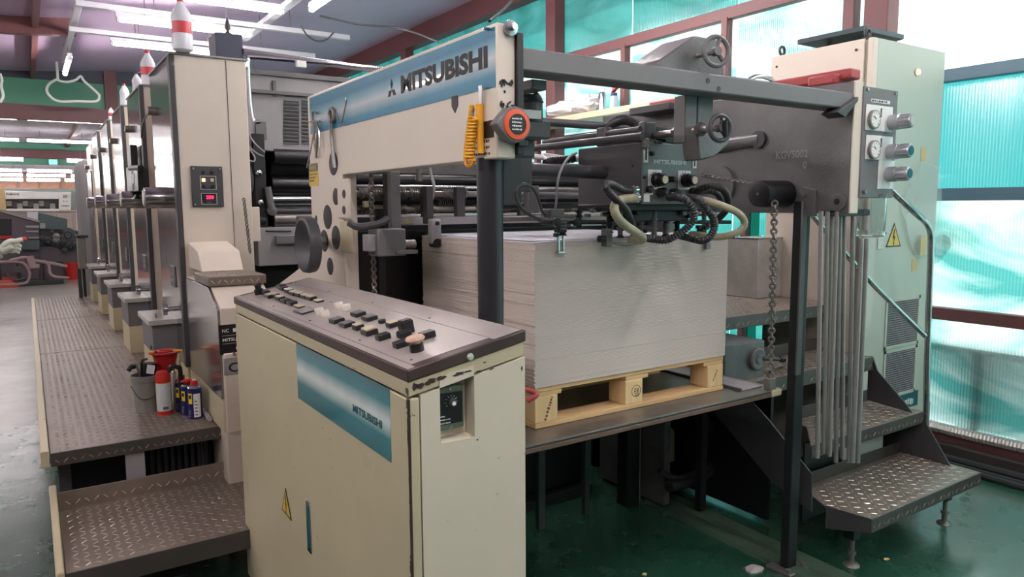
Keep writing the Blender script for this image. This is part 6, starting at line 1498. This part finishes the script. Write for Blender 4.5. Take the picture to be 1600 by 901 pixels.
B().lathe(V((cu_.x, cu_.y, zc_0+.001)), Z_, [(.045, 0), (.062, zc_1-zc_0-.01), (.078, zc_1-zc_0-.006), (.078, zc_1-zc_0), (.055, zc_1-zc_0), (.038, .012)], 26).build('cup_body', mat('dark_red_cup', (166, 26, 28), .35, var=.1), rc_)
B().torus(V((cu_.x, cu_.y, zc_1+.004)), Z_, .032, .006, 20, 8).build('inner_ring', red, rc_)
B().box(cu_.x+.04, cu_.x+.085, cu_.y-.03, cu_.y+.01, zc_1-.004, zc_1+.004).build('yellow_lug', yellow, rc_, .002); B().lathe(V((cu_.x-.062, cu_.y, zc_1-.004)), Z_, [(.014, 0), (.014, .012), (.006, .016)], 12).build('yellow_knob', yellow, rc_)
q = at(278, 574, y=3.95); tag(B().tube([V((q.x+.01, q.y, WZ+.002)), q+V((.01, 0, -.02)), q, q+V((-.03, .0, .012)), q+V((-.04, 0, -.02))], .011, 8, 4).build('black_trigger', blackp), 'black trigger head behind the cans', 'trigger')
tag(B().cyl(at(269, 580, y=3.72), at(271, 640, z=WZ), .0045, 8).build('dip_stick', white), 'thin pale stick standing between the red capped can and the blue cans', 'stick')
q0, q1 = at(318, 640, z=WZ+.014), at(328, 654, z=WZ+.014); tag(B().cyl(q0, q1, .013, 12).build('metal_tube', lgray), 'short grey metal tube lying on the walkway right of the blue cans', 'tube')

# ------------------------------------------------------------------ far left: neighbouring machines
YM = 18.8; Q = lambda u, v, yy=YM: at(u, v, y=yy)
purple = mat('purple_grey_machine', (96, 82, 88), .45, .1, var=.12, scale=1.5)
greeng = mat('green_grey_machine', (78, 92, 94), .45, .1, var=.1, scale=1.5)
am = thing('old_press', (Q(40, 440).x, YM+.5, 0), 'old purple grey press with round gears standing across the far aisle', 'press')
def qp(pts, m, name, d0=0., d1=.9, par=am, yy=YM, bev=.01): return B().prism([(Q(u, v, yy).x, max(.0, Q(u, v, yy).z)) for u, v in pts], 'y', yy+d0, yy+d1).build(name, m, par, bev)
qp([(-140, 440), (-140, 330), (0, 328), (62, 346), (62, 436), (0, 440)], purple, 'press_body')
qp([(62, 436), (62, 352), (105, 358), (130, 362), (130, 432)], purple, 'press_body', .05, .9)
qp([(60, 332), (105, 342), (105, 359), (60, 358)], greeng, 'gear_guard', -.05, .6)
qp([(33, 374), (62, 374), (62, 389), (33, 389)], greeng, 'step_cover', -.3, 0)
qp([(-120, 342), (18, 342), (18, 372), (-120, 372)], black, 'dark_opening', -.01, .02)
qp([(-120, 368), (18, 368), (18, 373), (-120, 373)], red, 'red_bar', -.06, -.01)
qp([(0, 327), (62, 344), (62, 348), (0, 331)], lgray, 'top_rail', -.08, .0)
for u, v, w_, h_ in ((40, 352, 22, 4), (40, 360, 20, 3), (44, 370, 34, 3)): qp([(u, v), (u+w_, v), (u+w_, v+h_), (u, v+h_)], lgray, 'lever_strip', -.05, 0)
qp([(62, 348), (71, 348), (71, 357), (62, 357)], lgray, 'data_plate', -.07, -.05)
rk = random.Random(2)
for u, v, r, m in ((106, 367, .16, dgray), (88, 369, .07, steel_d), (88, 375, .07, steel_d), (75, 377, .09, black), (116, 378, .09, dgray), (80, 362, .05, dgray), (96, 362, .06, black), (124, 372, .12, black), (97, 380, .09, black), (66, 371, .06, dgray), (110, 385, .1, black), (101, 391, .06, dgray), (93, 411, .055, blackp), (124, 388, .05, black)):
    B().lathe(Q(u, v)+V((0, -.02, 0)), -Y_, [(r, -.05), (r, .06), (r*.5, .07), (r*.4, .10)], 18).build('gear_wheel', m, am)
qp([(62, 360), (128, 362), (128, 384), (112, 386), (100, 390), (84, 384), (62, 384)], black, 'gear_backplate', -.03, .06)
# trolley with hoses and hand wheel in front
tr = thing('hose_trolley', V((Q(30, 440, 17.4).x, 17.4, 0)), 'hose trolley with a spoked hand wheel in front of the old press', 'trolley')
hosep = mat('pinkish_hose', (176, 146, 146), .5); T2 = lambda u, v: at(u, v, y=17.4)
wheel(T2(28, 421), (0, -1, 0), .20, purple, tr, 'spoked_wheel', .016)
B().tube([T2(-60, 411), T2(0, 409), T2(30, 409), T2(40, 414), T2(46, 425), T2(44, 438), T2(35, 443), T2(0, 445)], .026, 8, 5).build('curved_hose', hosep, tr)
B().tube([T2(15, 407), T2(38, 402), T2(50, 406), T2(75, 410), T2(105, 416)], .03, 8, 4).build('straight_pipe', hosep, tr)
B().tube([T2(68, 407), T2(76, 414), T2(78, 426), T2(86, 432), T2(108, 434)], .028, 8, 5).build('curved_hose', hosep, tr)
B().cyl(T2(46, 400), T2(52, 418), .07, 12).build('valve_body', hosep, tr); B().cyl(T2(49, 416), T2(62, 416), .05, 10).build('valve_arm', hosep, tr)
B().box(T2(-40, 440).x, T2(100, 440).x, 17.5, 17.9, 0, .10).build('trolley_base', dgray, tr, .01)
for uu in (0, 30, 70): B().cyl((T2(uu, 440).x, 17.6, .05), (T2(uu, 440).x, 17.6, T2(uu, 412).z), .03, 8).build('trolley_post', dgray, tr)
pj = at(8, 446, z=0)
tag(B().add([(pj.x-.9, pj.y-.6, 0), (pj.x+.25, pj.y-.5, 0), (pj.x+.25, pj.y+.3, .0), (pj.x-.9, pj.y+.3, 0), (pj.x-.9, pj.y-.4, .16), (pj.x+.1, pj.y-.3, .13), (pj.x+.25, pj.y+.2, .16), (pj.x-.9, pj.y+.3, .16)], [(3, 2, 1, 0), (4, 5, 6, 7), (0, 1, 5, 4), (1, 2, 6, 5), (2, 3, 7, 6), (3, 0, 4, 7)]).build('orange_pallet_fork', mat('orange_red_paint', (204, 76, 56), .5), None, .02), 'orange red pallet truck forks on the floor at the left edge', 'pallet truck')
# red bin
rb = at(115, 436, z=0)
bi = thing('red_bin', rb, 'red plastic bin on the floor beside the grey switch box', 'bin')
hb2 = at(115, 410, y=rb.y).z; wb = (at(128, 430, y=rb.y).x-at(104, 430, y=rb.y).x)/2
B().lathe(rb, Z_, [(wb*.8, 0), (wb, hb2-.03), (wb*1.12, hb2-.03), (wb*1.12, hb2), (wb*.95, hb2), (wb*.75, .03)], 20).build('bin_body', mat('bin_red', (206, 44, 38), .45), bi)
# grey switch box on its stand at the walkway end
sw = thing('switch_box', V((at(129, 450, y=9.8).x, 9.8, .5)), 'grey switch box on a thin stand at the far end of the walkway', 'switch box')
ys_ = 9.8; U = lambda u, v: at(u, v, y=ys_)
a, c = U(120, 371), U(137, 420); B().box(a.x, c.x, ys_, ys_+.18, c.z, a.z).build('box_body', mat('switchbox_grey', (130, 128, 118), .5, var=.05), sw, .01)
a2, c2_ = U(119, 367), U(138, 371); B().box(a2.x, c2_.x, ys_-.02, ys_+.2, c2_.z, a2.z).build('box_lid', dgray, sw, .004)
p = U(127, 460); B().box(p.x-.02, p.x+.02, ys_+.05, ys_+.1, .501, c.z).build('stand_post', dgray, sw, .002); p = U(131, 440); B().box(p.x, p.x+.03, ys_+.15, ys_+.19, .501, c.z).build('stand_post', dgray, sw, .002)
# end tower of the press (coater), paler
en = thing('end_unit', (TX, 10.3, 0), 'pale narrow end unit of the press beyond the last tower', 'machine')
U2 = lambda u, v: at(u, v, x=TX+.0)
B().box(TX, 1.3, 10.15, 11.0, 0, 2.33).build('unit_body', cream, en, .02)
B().box(TX-.02, TX, 10.3, 10.9, .35, 2.0).build('side_cover', stainless, en, .01)
B().box(TX-.10, 1.2, 11.3, 12.2, 0, 2.2).build('unit_body', whitew, en, .1)
B().lathe((TX-.06, 10.5, 2.05), X_, [(.03, 0), (.03, .05)], 10).build('side_knob', steel_d, en)
# white offset machine far behind
wm = thing('white_press', V((0, 22.6, 0)), 'white modern press with a dark opening far behind the old press', 'press')
YW = 22.6; qw = lambda pts, m, nm, d0, d1: B().prism([(at(u, v, y=YW).x, max(0, at(u, v, y=YW).z)) for u, v in pts], 'y', YW+d0, YW+d1).build(nm, m, wm, .01)
qw([(6, 298), (92, 300), (92, 311), (6, 311)], white, 'upper_cover', 0, 1)
qw([(92, 300), (111, 300), (111, 328), (92, 328)], white, 'control_pillar', -.05, 1)
qw([(6, 311), (92, 311), (92, 329), (6, 329)], blackp, 'dark_opening', .15, 1)
qw([(6, 326), (92, 326), (92, 330), (6, 330)], white, 'lower_sill', 0, .4)
qw([(6, 294), (118, 295), (118, 300), (6, 299)], mat('dusty_green_cover', (138, 150, 146), .5), 'top_cover', .1, 1.1)
qw([(111, 298), (119, 298), (119, 328), (111, 328)], MATS['dusty_green_cover'], 'end_pillar', 0, .9)
qw([(-80, 330), (119, 330), (119, 390), (-80, 390)], mat('pale_base', (176, 166, 160), .6, var=.15, scale=1.2), 'machine_base', .05, 1)
qw([(98, 304), (105, 304), (105, 309), (98, 309)], lgray, 'screen', -.08, -.05)
qw([(96, 321), (108, 321), (108, 322), (96, 322)], ink, 'pillar_slot', -.07, -.05)
for u in (98.5, 103.5): qw([(u, 313), (u+2, 313), (u+2, 315), (u, 315)], lgray, 'pillar_button', -.07, -.05)
dashes('PRESS', 'lettering', mgray, at(10, 305, y=YW-.01), X_, Z_, .28, .06, bpy.data.objects['upper_cover'] if 0 else wm)
for k in range(9):
    u = 14+k*8.5; p = at(u, 318+(k % 3)*2, y=YW+.1); B().box(p.x-.06, p.x+.06, YW+.05, YW+.15, p.z-.07, p.z+.07).build('inner_block', (steel_d, dgray, lgray)[k % 3], wm, .01)
tag(B().box(at(-60, 300, y=20).x, at(7, 300, y=21.6).x, 21.6, 22.2, 0, at(5, 295, y=21.6).z).build('cardboard_stack', mat('cardboard', (206, 176, 130), .8), None, .01), 'yellowish board stack at the left edge before the white press', 'stack')
for k, (u0, u1, v0) in enumerate(((42, 60, 331), (62, 88, 338), (90, 112, 334))):
    p0, p1 = at(u0, v0, y=21.2), at(u1, v0, y=21.2); tag(B().box(p0.x, p1.x, 21.2, 21.8, 0, p0.z).build('paper_stack', mat('stack_%d' % k, ((206, 206, 212), (196, 176, 166), (186, 170, 160))[k], .8), None, .01), ('white sheet stack left of the dark gear guard', 'brownish sheet stack behind the gear guard', 'pale sheet stack behind the gears, nearest the towers')[k], 'stack')
# bright orange patterned print panels on the end wall
for k in range(5):
    p0, p1 = at(-40+34*k, 284, y=YE-.05), at(-8+34*k, 299, y=YE-.05)
    tag(B().box(p0.x, p1.x, YE-.1, YE-.02, p1.z-.1, p0.z).build('wall_board', mat('orange_print', (240, 190, 160), .6, var=.35, scale=1.8, dirt=(222, 120, 80), dirt_amt=.5), None, .004), None, 'board')
for i, o in enumerate([o for o in bpy.data.objects if o.name.startswith('wall_board')]):
    o.name = 'display_board'; o['label'] = ['first','second','third','fourth','fifth'][i]+' orange and white board from the left on the far end wall'; o['group'] = 'orange and white boards on the far end wall'
# wire loop hanging from the ceiling, cables
Lp = lambda u, v: at(u, v, y=12.6)
tag(B().tube([V((Lp(90, 118).x, 12.6, 3.66))]+[Lp(u, v) for u, v in ((90, 118), (91, 125), (104, 128), (118, 125), (126, 119), (132, 127), (150, 143), (155, 150), (150, 158), (120, 158), (92, 158), (78, 150), (73, 140), (78, 130), (92, 122))], .018, 6, 5).build('white_cable_loop', white), 'loose white cable loop hanging before the green header wall', 'cable')
tag(B().tube([Lp(0, 115), Lp(3, 125), Lp(2, 135), Lp(5, 150), Lp(0, 160)], .018, 6, 5).build('white_cable', white), 'short white cable at the left edge of the green header wall', 'cable')
C2 = lambda u, v: at(u, v, y=8.0)
tag(B().tube([at(470, 40, y=7.6), at(480, 55, y=7.6), at(495, 64, y=7.6), at(510, 62, y=7.6), at(521, 51, y=7.6)], .009, 6, 6).build('loose_ceiling_wire', dgray), 'dark loose wire curling under the ceiling right of the lamp rail', 'wire')
tag(B().tube([at(500, 25, y=7.6), at(560, 38, y=7.3), at(610, 42, y=7), at(650, 52, y=6.8), at(685, 66, y=6.6)], .01, 6, 6).build('sagging_cable', dgray), 'long dark cable sagging from the ceiling to the teal wall', 'cable')
tag(B().tube([at(803, -4, y=3.6), at(790, 12, y=3.5), at(765, 33, y=3.2)], .008, 6, 6).build('black_cable', black), 'black cable dropping behind the top of the cream beam', 'cable')

# ------------------------------------------------------------------ person whose gloved hand points in from the left
def skin(name, m, verts, edges, rad, parent, sub=2, root=0):
    me = bpy.data.meshes.new(name); org = ORG[parent.name]
    me.from_pydata([tuple(V(v)-org) for v in verts], edges, []); o = bpy.data.objects.new(name, me); COL.objects.link(o); o.parent = parent; ORG[o.name] = org
    md = o.modifiers.new('skin', 'SKIN'); md.use_smooth_shade = True
    for i, r in enumerate(rad): sv = me.skin_vertices[0].data[i]; sv.radius = (r, r) if isinstance(r, (int, float)) else r; sv.use_root = (i == root)
    s = o.modifiers.new('sub', 'SUBSURF'); s.levels = sub; s.render_levels = sub
    me.materials.append(m); return o
hy = 3.55; W0 = at(-4, 393, y=hy); Kn = at(22, 384, y=hy); hd = (Kn-W0)
pe = thing('person', V((W0.x-.62, hy+.1, 0)), 'person in dark work clothes with a white knitted glove, pointing in from the left edge', 'person')
cloth = mat('dark_work_clothes', (34, 34, 40), .8, var=.1); glove = mat('white_knit_glove', (222, 220, 206), .85, var=.08, bump=.4, bscale=260); skn = mat('skin', (190, 142, 118), .5, var=.05)
bx_, by_ = pe.location.x, pe.location.y
sh_r = V((bx_+.08, by_-.02, 1.42)); el = V((bx_+.30, by_-.14, 1.22))
Vb = [(bx_, by_, .95), (bx_, by_, 1.12), (bx_, by_, 1.32), (bx_, by_, 1.46), (bx_, by_, 1.52), (bx_+.02, by_-.19, 1.43), tuple(el+V((-.06, -.05, .0))), tuple(W0-hd*.2), (bx_, by_+.19, 1.43), (bx_, by_+.25, 1.15), (bx_+.03, by_+.26, .9),
      (bx_, by_-.10, .88), (bx_+.02, by_-.11, .5), (bx_, by_-.11, .09), (bx_, by_+.10, .88), (bx_+.02, by_+.11, .5), (bx_, by_+.11, .09), (bx_+.13, by_-.12, .05), (bx_+.13, by_+.12, .05)]
Eb = [(0, 1), (1, 2), (2, 3), (3, 4), (3, 5), (5, 6), (6, 7), (3, 8), (8, 9), (9, 10), (0, 11), (11, 12), (12, 13), (0, 14), (14, 15), (15, 16), (13, 17), (16, 18)]
skin('clothed_body', cloth, Vb, Eb, [(.15, .11), (.14, .10), (.15, .11), (.10, .08), .055, .065, .05, .036, .065, .05, .036, .09, .065, .05, .09, .065, .05, .045, .045], pe)
hdp = V((bx_+.02, by_, 1.55))
head = B().lathe(hdp-Z_*.03, Z_, [(.045, 0), (.048, .05), (.062, .08), (.074, .12), (.078, .16), (.076, .20), (.06, .245), (.03, .262)], 22).build('head', skn, pe)
B().lathe(hdp+Z_*.14+V((-.012, 0, 0)), Z_, [(.079, 0), (.083, .03), (.08, .06), (.064, .105), (.03, .122)], 22).build('hair', mat('black_hair', (22, 20, 20), .7), pe)
B().lathe(hdp+V((.07, 0, .105)), V((.7, 0, -.7)), [(.006, -.02), (.012, .01), (.006, .018)], 8).build('nose', skn, head)
for s in (-1, 1):
    B().lathe(hdp+V((.066, s*.028, .13)), X_, [(.010, 0), (.008, .006)], 10).build('eye', white, head); B().lathe(hdp+V((.072, s*.028, .13)), X_, [(.005, 0), (.004, .002)], 8).build('pupil', ink, head)
    B().lathe(hdp+V((0, s*.075, .11)), Y_, [(.012, -.008), (.020, 0), (.012, .008)], 10).build('ear', skn, head)
B().box(hdp.x+.064, hdp.x+.074, hdp.y-.022, hdp.y+.022, hdp.z+.06, hdp.z+.068).build('mouth', mat('lips', (150, 90, 82), .5), head, .003)
# glove: palm and five fingers, forefinger stretched with a red dipped tip
px_ = (at(30, 385, y=hy)-at(20, 385, y=hy)).length/10
hp = lambda u, v, dy=0.: at(u, v, y=hy+dy)
W1 = hp(-3, 392); palm = [W1, hp(6, 389), hp(16, 384), hp(20, 382)]
fing = {'forefinger': [(18, 379), (26, 376), (33, 374.5), (40, 373)], 'middle_finger': [(20, 383), (28, 382), (32, 384), (29, 387)], 'ring_finger': [(19, 387), (27, 387), (31, 389.5), (28, 392)], 'little_finger': [(17, 391), (25, 392), (29, 394), (26, 396)], 'thumb': [(6, 383), (13, 377), (20, 375.5), (26, 377)]}
vs = [tuple(p) for p in palm]; es_ = [(0, 1), (1, 2), (2, 3)]; rd = [(.030, .022), (.037, .024), (.042, .022), (.030, .018)]
skin('glove_palm', glove, vs, es_, rd, pe)
for i, (k, pts) in enumerate(fing.items()):
    dy = (-.012, -.004, .0, .002, -.03)[i]
    root_ = {'thumb': hp(5, 387, -.008)}.get(k, hp(13, 383+i*2.2, dy*.5))
    vv = [tuple(root_)]+[tuple(hp(u, v, dy)) for u, v in pts]
    o = skin(k, glove, vv, [(j, j+1) for j in range(4)], [.013, .0125, .0115, .0105, .009], pe)
    if k == 'forefinger':
        skin('red_fingertip', mat('red_dipped_rubber', (206, 60, 52), .45), [vv[3], vv[4], tuple(V(vv[4])+(V(vv[4])-V(vv[3]))*.35)], [(0, 1), (1, 2)], [.0112, .0102, .006], pe)
B().lathe(W1-hd.normalized()*.035, hd.normalized(), [(.032, 0), (.034, .02), (.030, .04)], 18).build('glove_cuff', glove, pe)
